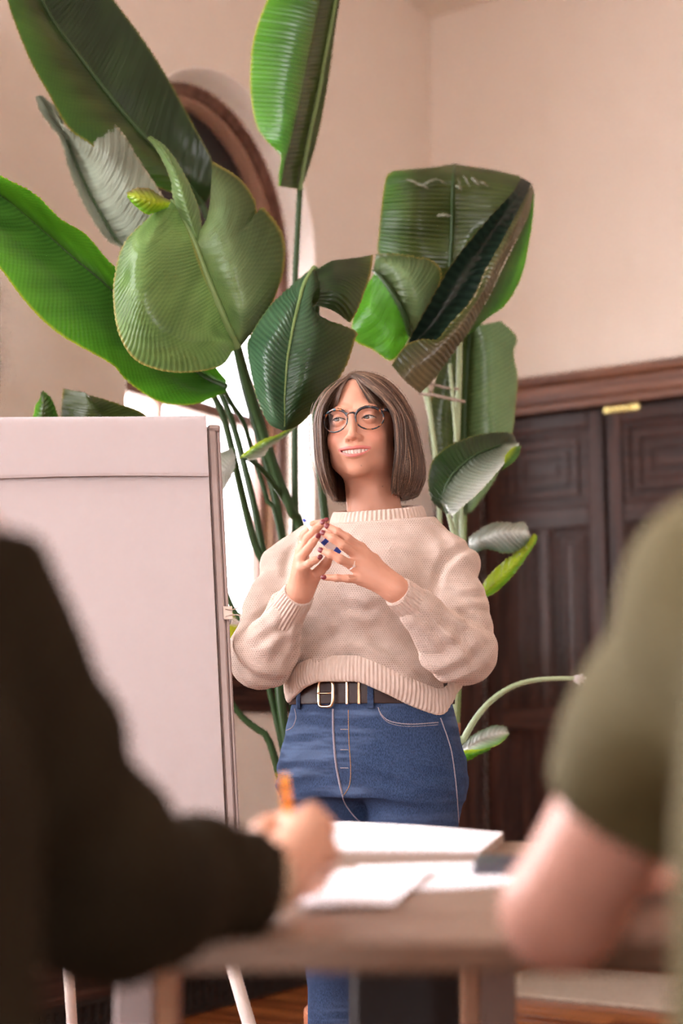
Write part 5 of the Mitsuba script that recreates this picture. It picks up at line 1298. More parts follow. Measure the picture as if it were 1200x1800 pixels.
# smooth along each strand, add a little waviness
for _ in range(3):
    paths[:, 1:-1] = 0.5 * paths[:, 1:-1] + 0.25 * (paths[:, :-2] + paths[:, 2:])
n_pt = paths.shape[1]
wv = 0.0009 * np.sin(np.linspace(0, 9, n_pt)[None] + hr.uniform(0, 6.3, (N_H, 1))) * np.linspace(0.1, 1, n_pt)[None]
paths[..., 0] += wv
def strands(paths, r0, cols):
    n, m, _ = paths.shape
    t = np.gradient(paths, axis=1)
    t /= np.linalg.norm(t, axis=2, keepdims=True) + 1e-9
    o = paths - np.array([0, HCY, 0])
    o[..., 2] *= 0.3
    a = np.cross(t, o)
    a /= np.linalg.norm(a, axis=2, keepdims=True) + 1e-9
    b = np.cross(a, t)
    rr = (r0[:, None] * np.interp(np.linspace(0, 1, m), [0, 0.1, 0.8, 1], [0.6, 1, 1, 0.35])[None])[..., None]
    v = np.stack([paths + a * rr, paths + b * rr * 0.6, paths - a * rr], 2).reshape(-1, 3)
    i, j, k = np.meshgrid(np.arange(n), np.arange(m - 1), np.arange(2), indexing='ij')
    q0 = (i * m + j) * 3 + k
    q = np.stack([q0, q0 + 1, q0 + 4, q0 + 3], -1).reshape(-1, 4)
    c = np.repeat(cols, m * 3, axis=0)
    return trimesh.Trimesh(v, np.vstack([q[:, [0, 1, 2]], q[:, [0, 2, 3]]]), process=False), c
n_fr = 260
fs = np.where(hr.uniform(0, 1, n_fr) < 0.62, 1.0, -1.0)
fr_path = np.zeros((n_fr, n_pt, 3))
fx = fs * np.where(fs > 0, hr.uniform(0.030, 0.062, n_fr), hr.uniform(0.036, 0.060, n_fr))
fz = np.where(fs > 0, hr.uniform(0.008, 0.034, n_fr), hr.uniform(0.010, 0.034, n_fr)) + 0.020 * np.clip(0.045 - np.abs(fx), 0, 1) / 0.015
fo_ = hr.uniform(0.002, 0.007, n_fr)
for i, t in enumerate(np.linspace(0, 1, n_pt)):
    x_ = PARTX + 0.002 * fs + (fx - PARTX) * t ** 1.25
    z_ = 0.101 + (fz - 0.101) * (0.25 * t + 0.75 * t ** 1.5)
    in_ = np.clip(1 - (x_ / 0.0735) ** 2 - ((z_ - 0.035) / 0.081) ** 2, 0.02, 1)
    fr_path[:, i] = np.stack([x_, 0.012 - 0.094 * np.sqrt(in_) - fo_ - 0.004 * np.sin(PI * t), z_], 1)
paths = np.concatenate([paths, fr_path])
N_H += n_fr
tone = np.clip(hr.normal(1.0, 0.35, N_H), 0.4, 2.2)[:, None]
hcol = HB * tone
hi_ = hr.uniform(0, 1, N_H) < 0.22
hcol[hi_] = np.array([0.22, 0.145, 0.10]) * hr.uniform(0.7, 1.3, (hi_.sum(), 1))
sm, sc = strands(paths, hr.uniform(0.00045, 0.0010, N_H), hcol)
put(WO + '__hair__strands', h2w(sm), M['hair'], smooth=True, color=sc, kind='stuff')

# ---- glasses
def lens_pt(s, ang, grow=0.0):
    ex = 0.0268 + grow
    ez = 0.0232 + grow
    x, z = ex * math.cos(ang), ez * math.sin(ang)
    if math.sin(ang) > 0:
        x *= 1 + 0.10 * abs(math.sin(ang)) * abs(math.cos(ang)) * 1.2
    X = s * 0.0355 + x
    return np.array([X, -0.1045 + 5.5 * X * X, -0.0035 + z])
def tcol(v, seed=0):
    n = meshkit.fbm(np.asarray(v) * 160, 2, seed)[:, None]
    n2 = meshkit.noise(np.asarray(v) * 110, seed + 3)[:, None]
    c = np.where(n > 0.60, [0.30, 0.10, 0.025], [0.008, 0.012, 0.020])
    return np.where(n2 > 0.72, [0.01, 0.06, 0.085], c)
gl = []
for s in (-1, 1):
    A = np.linspace(0, 2 * PI, 73)[:-1]
    ringp = np.array([lens_pt(s, a) for a in A])
    rad = np.array([0.00150 + 0.0016 * max(0, math.sin(a)) ** 0.7 for a in A])
    m = tube(np.vstack([ringp, ringp[:1]]), 0.001, 8, close=False)
    vv = np.asarray(m.vertices).reshape(73, 8, 3)
    cen = np.vstack([ringp, ringp[:1]])[:, None]
    vv = cen + (vv - cen) / 0.001 * np.r_[rad, rad[:1]][:, None, None]
    gl.append(trimesh.Trimesh(vv.reshape(-1, 3), m.faces, process=False))
    # end piece and temple
    e0 = lens_pt(s, math.radians(38) if s > 0 else math.radians(142), 0.0015)
    e1 = np.array([s * 0.0705, -0.082, 0.0125])
    gl.append(tube(spline(np.array([e0, e0 + [s * 0.004, 0.002, 0.001], e1, [s * 0.0745, -0.050, 0.010], [s * 0.0765, 0.0, 0.006], [s * 0.077, 0.025, -0.004]]), 50), (0.0034, 0.0030, 0.0026, 0.0022, 0.0018), 8))
    fan = np.vstack([[ringp.mean(0)], ringp])
    ff = np.stack([np.zeros(72, int), np.arange(72) + 1, (np.arange(72) + 1) % 72 + 1], 1)
    put(WO + '__glasses__lens', h2w(trimesh.Trimesh(fan, ff, process=False)), M['lens'])
gl.append(tube(spline(np.array([lens_pt(-1, math.radians(24)), [-0.005, -0.1050, 0.0085], [0, -0.1055, 0.0092], [0.005, -0.1050, 0.0085], lens_pt(1, math.radians(156))]), 24), (0.0022, 0.0019, 0.0022), 8))
gm = cat(*gl)
put(WO + '__glasses', h2w(gm), M['tortoise'], smooth=True, color=tcol(gm.vertices), label='round tortoiseshell glasses')

# ---- fingernails and rings
for H, hs in ((RH, 'r'), (LH, 'l')):
    for fnm, pts in H.items():
        if fnm == 'thumb':
            continue
        q = PP(pts)
        ax = q[3] - q[2]
        ax /= np.linalg.norm(ax)
        # the nail sits on the back of the finger, outwards of the curl
        curl = (q[1] - (q[0] + q[3]) / 2)
        curl -= ax * (curl @ ax)
        back = curl / (np.linalg.norm(curl) + 1e-9)
        tocam = np.array([0, 0, CAM_Z]) - q[3]
        tocam /= np.linalg.norm(tocam)
        tocam -= ax * (tocam @ ax)
        back = back * 0.55 + tocam / np.linalg.norm(tocam) * 0.8
        back /= np.linalg.norm(back)
        sd = np.cross(ax, back)
        r = FR[fnm][3]
        n = trimesh.creation.icosphere(3, 1.0)
        v = np.asarray(n.vertices) * [0.0062, r * 0.80, 0.0022]
        c = q[3] + ax * 0.0015 + back * r * 0.80
        put(WO + '__fingernail', trimesh.Trimesh(v @ np.stack([ax, sd, back]) + c, n.faces, process=False), M['nail'], smooth=True, label='dark red painted fingernail')
def ring_on(p0, p1, t, r, mat_, gem, gcol, lab):
    a, b = np.asarray(p0), np.asarray(p1)
    c = a + (b - a) * t
    ax = (b - a) / np.linalg.norm(b - a)
    m = trimesh.creation.torus(r, 0.0011, 32, 10)
    m.apply_transform(trimesh.geometry.align_vectors([0, 0, 1], ax))
    m.apply_translation(c)
    k = put(WO + '__ring', m, M[mat_], smooth=True, label=lab)
    tc = np.array([0, 0, CAM_Z]) - c
    tc -= ax * (tc @ ax)
    tc /= np.linalg.norm(tc)
    g = trimesh.creation.icosphere(1, gem)
    g.apply_translation(c + tc * (r + gem * 0.5))
    put(k + '__stone', g, M[gcol])
q = PP(LH['ring'])
ring_on(q[0], q[1], 0.22, 0.0099, 'silver', 0.0030, 'silver', 'silver ring with a round setting')
q = PP(RH['index'])
ring_on(q[0], q[1], 0.50, 0.0102, 'gold', 0.0036, 'husk', 'gold ring with a brown stone')

# ---- marker pen held between the hands
m0, m1 = P(533, 913, 2.788), P(592, 972, 2.806)
mx_ = (m1 - m0) / np.linalg.norm(m1 - m0)
ML = np.linalg.norm(m1 - m0)
def along(prof):
    m = lathe(prof, 20)
    m.apply_transform(trimesh.geometry.align_vectors([0, 0, 1], mx_))
    m.apply_translation(m0)
    return m
put('marker__tip', along([[0, -0.001], [0.0022, 0], [0.0028, 0.006], [0, 0.006]]), M['pen_blue'], smooth=40, label='blue writing tip')
put('marker__barrel', along([[0, 0.0055], [0.0032, 0.0055], [0.0044, 0.013], [0.0076, 0.020], [0.0082, 0.024], [0.0082, ML], [0, ML]]), M['pen_white'], smooth=40)
put('marker__band', along([[0.0081, ML * 0.60], [0.0084, ML * 0.60], [0.0084, ML * 0.70], [0.0081, ML * 0.70]]), M['pen_blue'], smooth=40, label='blue printed band')
put('marker__end_plug', along([[0.0081, ML * 0.90], [0.0084, ML * 0.90], [0.0084, ML + 0.004], [0, ML + 0.004]]), M['pen_blue'], smooth=40)
tag('marker', 'white marker pen with blue tip held between the woman\'s hands', 'marker')

# ---- sweater
def px_of(p):
    """Photo pixel column and row of world points (used to shape the hem's height round the body)."""
    x, y, z = p[:, 0], p[:, 1], p[:, 2] - CAM_Z
    dpt = y * CP + z * SP
    return 600 + FPX * x / dpt
hemx = np.array([BO[0] - 0.22, BO[0] - 0.195, BO[0] - 0.165, BO[0] - 0.13, BO[0] - 0.10, BO[0] - 0.02, BO[0] + 0.04, BO[0] + 0.10, BO[0] + 0.165, BO[0] + 0.22])
def zpx(u, v, d=2.93):
    return P(u, v, d)[2]
hemu = np.array([470, 490, 505, 530, 556, 630, 680, 735, 790, 820])
hemv = np.array([1262, 1254, 1226, 1206, 1196, 1197, 1219, 1244, 1264, 1266])
hem_x = np.array([P(u, v, 2.93)[0] for u, v in zip(hemu, hemv)])
hem_z = np.array([zpx(u, v) for u, v in zip(hemu, hemv)])
def local(p):
    q = p - BO
    return q @ BR, q @ BF, p[:, 2]
def hem_at(p):
    r, f, z = local(p)
    front = np.clip((f + 0.02) / 0.06, 0, 1)
    return np.interp(p[:, 0], hem_x, hem_z) * front + 1.00 * (1 - front)
def folds(p):
    g = 0.016 * vnoise(p * [1, 1, 1.25], 10, 31, 3)
    return g
def torso_sdf(p):
    r, f, z = local(p)
    zz = [0.93, 1.00, 1.06, 1.12, 1.20, 1.26, 1.30, 1.33, 1.355, 1.38, 1.42]
    rx = np.interp(z, zz, [0.165, 0.178, 0.184, 0.182, 0.174, 0.170, 0.166, 0.148, 0.112, 0.094, 0.085])
    ry = np.interp(z, zz, [0.125, 0.136, 0.146, 0.140, 0.128, 0.122, 0.112, 0.100, 0.090, 0.082, 0.075])
    q = np.hypot(r / rx, f / ry)
    d = (q - 1) * np.minimum(rx, ry) * 0.9
    return d
CREASE = []
for px, amp, wid in (
        ([(842, 950), (800, 972), (772, 1000), (762, 1050)], 0.0055, 0.008), ([(858, 1045), (806, 1052), (768, 1034)], 0.0045, 0.008),
        ([(870, 1120), (822, 1092), (782, 1078)], 0.0050, 0.009), ([(862, 1075), (815, 1072)], 0.0035, 0.007), ([(498, 1192), (560, 1132), (622, 1102)], 0.0055, 0.012),
        ([(640, 1108), (700, 1160), (762, 1202)], 0.0055, 0.011), ([(556, 1172), (632, 1152), (702, 1184)], 0.0045, 0.010), ([(432, 1092), (470, 1072), (502, 1048)], 0.0050, 0.008),
        ([(446, 1136), (490, 1112), (522, 1088)], 0.0055, 0.009), ([(520, 930), (500, 980), (506, 1022)], 0.0045, 0.010), ([(476, 1175), (500, 1130), (508, 1084)], 0.0045, 0.009),
        ([(730, 905), (780, 940), (790, 990)], 0.0030, 0.010), ([(700, 1075), (742, 1100), (790, 1160)], 0.0040, 0.009), ([(758, 1090), (800, 1120), (838, 1180)], 0.0040, 0.010),
        ([(600, 1060), (640, 1075), (668, 1062)], 0.0035, 0.010)):
    CREASE.append((spline(np.array([P(u, v, 2.92) for u, v in px]), 160)[:, [0, 2]], amp, wid))
def creases(p):
    out = np.zeros(len(p))
    q = p[:, [0, 2]]
    fr = ((p - BO) @ BF > -0.02).astype(float)
    for line, amp, wid in CREASE:
        dist, i = cKDTree(line).query(q, distance_upper_bound=0.05)
        ok = np.isfinite(dist)
        e = np.zeros(len(p))
        t = np.where(ok, i, 0) / (len(line) - 1)
        fade = np.clip(4 * np.minimum(t, 1 - t) + 0.15, 0, 1)
        dd = np.where(ok, dist, 1.0)
        e = amp * fade * (np.exp(-(dd / wid) ** 2) - 0.55 * np.exp(-((dd - 2.0 * wid) / (1.1 * wid)) ** 2))
        out += e
    return out * fr
def sweater_sdf(p):
    d = torso_sdf(p)
    r, f, z = local(p)
    for s in (-1, 1):                                          # bust
        d = smin(d, ell(p, bp(0.075 * s, 0.070, 1.20), (0.078, 0.070, 0.075)), 0.05)
    d = smin(d, cap(p, bp(-0.080, -0.01, 1.336), bp(0.080, -0.01, 1.336), 0.052), 0.04)
    d = d + 0.0030 * np.sin(55 * z + 16 * r + 3 * np.sin(14 * r)) * np.clip((1.16 - z) / 0.08, 0, 1) * np.clip((z - 1.03) / 0.03, 0, 1)
    # dropped shoulders and sleeves
    for sh, el_, wr, s in ((SH_R, EL_R, WR_R, -1), (SH_L, EL_L, WR_L, 1)):
        inner_ = sh - BR * s * 0.085 + [0, 0, 0.044]
        mid = sh + (el_ - sh) * 0.55
        u = cap(p, inner_, sh + [0, 0, -0.012], 0.045, 0.051)
        u = smin(u, cap(p, sh + [0, 0, -0.012], mid, 0.051, 0.056), 0.03)
        u = smin(u, cap(p, mid, el_ + [0, 0, -0.008], 0.056, 0.058), 0.03)
        cuff = wr + (el_ - wr) * 0.30
        bag = el_ * 0.72 + cuff * 0.28 + np.array([0, 0, -0.020])
        fo = smin(cap(p, el_ + [0, 0, -0.008], bag, 0.058, 0.056), cap(p, bag, cuff, 0.056, 0.037), 0.03)
        # creases radiating from the inside of the elbow
        ax = (cuff - el_) / np.linalg.norm(cuff - el_)
        t = (p - el_) @ ax
        up = (p - el_)[:, 2]
        crease = 0.0042 * np.sin(t * 105 + up * 40 + 2.0 * vnoise(p, 14, 8)) * np.exp(-(t / 0.10) ** 2)
        ua = (mid - sh) / np.linalg.norm(mid - sh)
        tu = (p - sh) @ ua
        u = u + 0.0035 * np.sin(tu * 70 + (p[:, 0] - sh[0]) * 60 * s) * np.exp(-((tu - 0.02) / 0.07) ** 2)
        d = smin(smin(d, u, 0.036), smin(u, fo + crease, 0.022), 0.010)
    d = d + folds(p) + creases(p)
    # hem, neck opening
    d = smax(d, hem_at(p) + 0.016 - z, 0.004)
    nk = NKP.copy()
    neck = np.maximum(np.hypot((p - nk) @ BR / 0.092, (p - nk) @ BF / 0.082) - 1, 0) 
    d = smax(d, z - (1.352 + 0.16 * np.clip((p - nk) @ -BF, -0.1, 0.1)) , 0.006)
    return d
sw = nets(sweater_sdf, (-0.34, 2.66, 0.96), (0.40, 3.36, 1.47), 0.0038)
put(WO + '__sweater', sw, M['knit'], smooth=True, label='cream knitted sweater')

def ribbed_tube(pts, rads, n_rib, amp, sides=None, m=24, flat=None):
    """A knitted band: a tube through pts with lengthwise ribs."""
    sides = sides or n_rib * 6
    p = spline(np.asarray(pts), m)
    r = np.interp(np.linspace(0, 1, m), np.linspace(0, 1, len(rads)), rads)
    t = tube(p, 1.0, sides, close=False)
    v = np.asarray(t.vertices).reshape(m, sides, 3) - p[:, None]
    ang = np.arange(sides) * 2 * PI / sides
    k = r[:, None] + amp * np.cos(ang * n_rib)[None] + 0.0006 * np.sin(ang * 5 + 1)[None]
    v = p[:, None] + v * k[..., None]
    return trimesh.Trimesh(v.reshape(-1, 3), t.faces, process=False)
for wr, el_ in ((WR_R, EL_R), (WR_L, EL_L)):
    a = wr + (el_ - wr) * 0.01
    b = wr + (el_ - wr) * 0.36
    ax = (a - b) / np.linalg.norm(a - b)
    pts = [a + ax * -0.012, a + ax * 0.0, a - ax * 0.004, a - ax * 0.02, b + ax * 0.015, b]
    m = ribbed_tube(pts, [0.0265, 0.0305, 0.0325, 0.0335, 0.0360, 0.0385], 30, 0.0011, m=30)
    put(WO + '__sweater__cuff', m, M['rib'], smooth=True)
# collar: an upright ribbed ring leaning with the neck
nk = NKP.copy()
def oval_band(center, ra, rb, z_of, prof, n_rib, amp, n=None):
    """A band round an oval: prof lists (outward, up)."""
    n = n or n_rib * 6
    th = np.arange(n + 1) * 2 * PI / n
    rows = []
    for o, u in prof:
        k = amp * np.cos(th * n_rib) * (1 if o > 0 else 0)
        rows.append([center + BR * (ra + o + kk) * math.cos(t) + BF * (rb + o + kk) * math.sin(t) + np.array([0, 0, z_of(t) + u]) for t, kk in zip(th, k)])
    return strip(np.array(rows))
zc = lambda t: 0.004 - 0.016 * math.sin(t)
pf = spline(np.array([(-0.004, -0.016), (-0.004, 0.004), (-0.0005, 0.011), (0.0035, 0.0075), (0.0075, -0.004), (0.0115, -0.016)]), 16)
pf[:, 0] += 0.0001
cm = oval_band(np.r_[nk[:2], 1.362], 0.092, 0.079, zc, [(max(o, 1e-5), u) for o, u in pf], 64, 0.0013)
put(WO + '__sweater__collar', cm, M['rib'], smooth=True)
# hem band: follows the sweater's lower edge
from scipy.interpolate import interp1d
th = np.arange(0, 1081) * 2 * PI / 1080
rows = []
tor_prof = [(-0.006, 0.004), (-0.004, 0.0), (0.002, -0.002), (0.0065, 0.001), (0.0085, 0.012), (0.0075, 0.026), (0.0050, 0.040), (0.0010, 0.050)]
def radius_at(dirs, z):
    lo, hi = np.full(len(dirs), 0.05), np.full(len(dirs), 0.26)
    for _ in range(20):
        m = (lo + hi) / 2
        q = BO + BR * (dirs[:, 0] * m)[:, None] + BF * (dirs[:, 1] * m)[:, None]
        q[:, 2] = z
        ins = torso_sdf(q) + folds(q) < 0
        lo, hi = np.where(ins, m, lo), np.where(ins, hi, m)
    return lo
dirs = np.stack([np.cos(th), np.sin(th)], 1)
q = BO + BR * (dirs[:, 0] * 0.17)[:, None] + BF * (dirs[:, 1] * 0.13)[:, None]
q[:, 2] = 1.05
for _ in range(3):
    hz = hem_at(q)
    rr_ = radius_at(dirs, hz + 0.03)
    q = BO + BR * (dirs[:, 0] * rr_)[:, None] + BF * (dirs[:, 1] * rr_)[:, None]
    q[:, 2] = hz
hz = np.convolve(np.r_[hz[-16:], hz, hz[:16]], np.ones(33) / 33, 'valid')
hz[-1] = hz[0]
for o, u in spline(np.array(tor_prof), 22):
    ru = radius_at(dirs, hz + max(u, 0.0) + 0.004)
    k = 0.0010 * np.cos(th * 120) if o > -0.001 else 0
    r_ = ru + o + k
    w = BO + BR * (dirs[:, 0] * r_)[:, None] + BF * (dirs[:, 1] * r_)[:, None]
    w[:, 2] = hz + u
    rows.append(w)
put(WO + '__sweater__hem', strip(np.array(rows)), M['rib'], smooth=True)

# ---- jeans
WAIST = P(580, 1240, 2.93)[2]
def jeans_sdf(p):
    r, f, z = local(p)
    zz = [0.70, 0.80, 0.86, 0.92, 0.97, 1.01, 1.04]
    rx = np.interp(z, zz, [0.172, 0.192, 0.192, 0.185, 0.172, 0.162, 0.156])
    ry = np.interp(z, zz, [0.11, 0.122, 0.128, 0.124, 0.116, 0.110, 0.108])
    hip = (np.hypot(r / rx, f / ry) - 1) * np.minimum(rx, ry) * 0.9
    hip = smax(hip, 0.775 + 0.5 * np.abs(r) - z, 0.03) if False else np.maximum(hip, 0.785 - z)
    d = hip
    lg = None
    for s, (a, b, c) in LEG.items():
        a2 = a + BR * s * 0.012
        L = cap(p, a2 + [0, 0, -0.04], b, 0.098, 0.069)
        L = smin(L, cap(p, b, c + [0, 0, 0.05], 0.069, 0.068), 0.03)
        ax = (b - a2) / np.linalg.norm(b - a2)
        t = (p - a2) @ ax
        L = L + 0.0022 * np.sin(t * 120 + r * 30 * s + 2 * vnoise(p, 12, 3)) * np.exp(-((t - 0.02) / 0.09) ** 2) + 0.0035 * vnoise(p, 16, 5)
        lg = L if lg is None else smin(lg, L, 0.012)
    d = smin(d, lg, 0.03)
    # whiskers across the front of the hips
    d = d + 0.0022 * np.sin(z * 150 + np.abs(r) * 55 + 3 * vnoise(p, 10, 6)) * np.clip(np.abs(r) / 0.05, 0, 1) * np.exp(-((z - 0.83) / 0.06) ** 2) * (f > 0)
    d = d + 0.002 * np.exp(-((r + 0.0) / 0.004) ** 2) * (f > 0) * np.clip((z - 0.8) / 0.03, 0, 1) * 0.6
    d = smax(d, z - (WAIST + 0.034), 0.003)
    return np.maximum(d, 0.075 - z)
je = nets(jeans_sdf, (-0.30, 2.80, 0.06), (0.36, 3.34, 1.06), 0.0042)
put(WO + '__jeans', je, M['denim'], smooth=True, label='blue denim jeans')
for s, (a, b, c) in LEG.items():
    def shoe(p, c=c):
        d = cap(p, c + [0, 0, -0.035], c + BF * 0.15 + [0, 0, -0.050], 0.040, 0.032)
        d = smin(d, cap(p, c + [0, 0, 0.0], c + [0, 0, -0.04], 0.040), 0.02)
        return np.maximum(d, 0.001 - p[:, 2])
    put(WO + '__shoe', nets(shoe, c - [0.12, 0.25, 0.085], c + [0.12, 0.10, 0.06], 0.005), M['leather'], smooth=True)
# seams, pockets, fly drawn on the cloth
ray = trimesh.ray.ray_pyembree.RayMeshIntersector(je) if hasattr(trimesh.ray, 'ray_pyembree') and trimesh.ray.has_embree else trimesh.ray.ray_triangle.RayMeshIntersector(je)
def drape(px, n=60, off=0.001, mesh_ray=None):
    q = spline(np.array([(u, v, 0.0) for u, v in px]), n)
    o = np.tile([0, 0, CAM_Z], (n, 1)).astype(float)
    d = np.array([P(u, v, 3.0) for u, v, _ in q]) - o
    d /= np.linalg.norm(d, axis=1, keepdims=True)
    loc, ir, _ = (mesh_ray or ray).intersects_location(o, d, multiple_hits=False)
    out = np.full((n, 3), np.nan)
    out[ir] = loc - d[ir] * off
    out = out[~np.isnan(out[:, 0])]
    return out
def seam(key, px, r, mat_, off=0.0006, n=60, lab=None):
    q = drape(px, n, off)
    if len(q) > 4:
        for _ in range(2):
            q[1:-1] = 0.5 * q[1:-1] + 0.25 * (q[:-2] + q[2:])
        put(key, tube(q, r, 8), M[mat_], smooth=True, label=lab)
seam(WO + '__jeans__fly', [(585, 1246), (586, 1290), (590, 1340), (597, 1378), (601, 1395)], 0.0024, 'thread', lab='pale worn fly edge')
seam(WO + '__jeans__fly_stitch', [(612, 1248), (613, 1300), (616, 1350), (614, 1380), (604, 1398)], 0.0008, 'thread_tan')
seam(WO + '__jeans__seam', [(601, 1396), (606, 1412), (620, 1432), (640, 1452)], 0.0016, 'thread')
seam(WO + '__jeans__pocket_edge', [(664, 1243), (670, 1256), (686, 1268), (720, 1273), (770, 1270)], 0.0013, 'thread')
seam(WO + '__jeans__pocket_edge', [(665, 1247), (671, 1260), (687, 1272), (720, 1277), (770, 1274)], 0.0007, 'thread')
seam(WO + '__jeans__pocket_edge', [(518, 1246), (520, 1262), (514, 1278), (503, 1284)], 0.0013, 'thread')
seam(WO + '__jeans__side_seam', [(774, 1262), (784, 1290), (793, 1320), (799, 1360), (803, 1400), (806, 1450)], 0.0014, 'thread')
for v in (1282, 1318, 1350):
    q = drape([(598, v), (606, v), (612, v)], 9, 0.0012)
    if len(q) > 4:
        put(WO + '__jeans__buttonhole', tube(q, 0.0011, 6), M['thread'], smooth=True)
# belt and waistband rings
def around(z0, z1, off, thick, tilt=0.0, n=240):
    t = np.arange(n + 1) * 2 * PI / n
    di = np.stack([np.cos(t), np.sin(t)], 1)
    def rad(z):
        lo, hi = np.full(n + 1, 0.05), np.full(n + 1, 0.26)
        for _ in range(20):
            m = (lo + hi) / 2
            q = BO + BR * (di[:, 0] * m)[:, None] + BF * (di[:, 1] * m)[:, None]
            q[:, 2] = z
            ins = jeans_sdf(q) < 0
            lo, hi = np.where(ins, m, lo), np.where(ins, hi, m)
        return lo
    r0 = rad(min(z0, WAIST + 0.025))
    rows = []
    for o, z in ((0.0, z0), (thick * 0.8, z0), (thick, z0 + 0.002), (thick, z1 - 0.002), (thick * 0.8, z1), (0.0, z1)):
        w = BO + BR * (di[:, 0] * (r0 + off + o))[:, None] + BF * (di[:, 1] * (r0 + off + o))[:, None]
        w[:, 2] = z
        rows.append(w)
    return strip(np.array(rows)), di, r0 + off + thick
BZ0, BZ1 = P(580, 1236, 2.93)[2], P(580, 1199, 2.93)[2]
bm, bdi, brad = around(BZ0, BZ1, 0.002, 0.0035)
put(WO + '__belt', bm, M['leather'], smooth=40, label='dark brown leather belt with a gold buckle')
def on_belt(u, out=0.0, z=None):
    """Point of the belt's face in the picture column u."""
    w = BO + BR * (bdi[:, 0] * (brad + out))[:, None] + BF * (bdi[:, 1] * (brad + out))[:, None]
    w[:, 2] = (BZ0 + BZ1) / 2
    ok = bdi[:, 1] > 0.1
    i = np.where(ok)[0][np.argmin(np.abs(px_of(w[ok]) - u))]
    tan = -BR * bdi[i, 1] + BF * bdi[i, 0]
    tan = tan if tan[0] > 0 else -tan
    nor = np.cross(tan, [0, 0, 1.0])
    nor = nor if nor @ np.array([0, -1.0, 0]) > 0 else -nor
    return w[i], tan / np.linalg.norm(tan), nor / np.linalg.norm(nor)
c, tn, no = on_belt(574, 0.003)
hw, hh = 0.0205, (BZ1 - BZ0) / 2 + 0.006
A = np.linspace(0, 2 * PI, 80)
sup = np.array([[np.sign(math.cos(a)) * abs(math.cos(a)) ** 0.45 * hw, np.sign(math.sin(a)) * abs(math.sin(a)) ** 0.45 * hh] for a in A])
bk = tube(np.array([c + tn * x + np.array([0, 0, y]) + no * 0.001 for x, y in sup]), 0.0032, 10, close=False)
put(WO + '__belt__buckle', bk, M['gold'], smooth=True, label='rounded gold belt buckle')
put(WO + '__belt__prong', tube(np.array([c - tn * hw + no * 0.003, c + no * 0.0045, c + tn * hw * 0.9 + no * 0.003]), 0.0019, 8), M['gold'], smooth=True)
for u in (609, 630):
    c, tn, no = on_belt(u, 0.002)
    lo_, hi_ = np.array([-0.0028, -(BZ1 - BZ0) / 2 - 0.002, -0.002]), np.array([0.0028, (BZ1 - BZ0) / 2 + 0.002, 0.0025])
    b = bx(lo_, hi_, 0.0012)
    put(WO + '__belt__keeper', trimesh.Trimesh(np.asarray(b.vertices) @ np.stack([tn, [0, 0, 1.0], no]) + c, b.faces, process=False), M['gold'])
for u in (524, 652):
    c, tn, no = on_belt(u, 0.002)
    lo_, hi_ = np.array([-0.0062, -(BZ1 - BZ0) / 2 - 0.010, -0.004]), np.array([0.0062, (BZ1 - BZ0) / 2 + 0.006, 0.0028])
    b = bx(lo_, hi_, 0.001)
    put(WO + '__jeans__belt_loop', trimesh.Trimesh(np.asarray(b.vertices) @ np.stack([tn, [0, 0, 1.0], no]) + c, b.faces, process=False), M['denim'])
tag(WO, 'smiling woman standing in a cream sweater and blue jeans, holding a marker', 'person')
# ------------------------------------------------------------------ the two seated people in the foreground
def fn_mesh(fn, pts, pad, h):
    pts = np.asarray(pts)
    lo, hi = pts.min(0) - pad, pts.max(0) + pad
    lo[2] = max(lo[2], 0.0)
    return nets(fn, lo, hi, h)

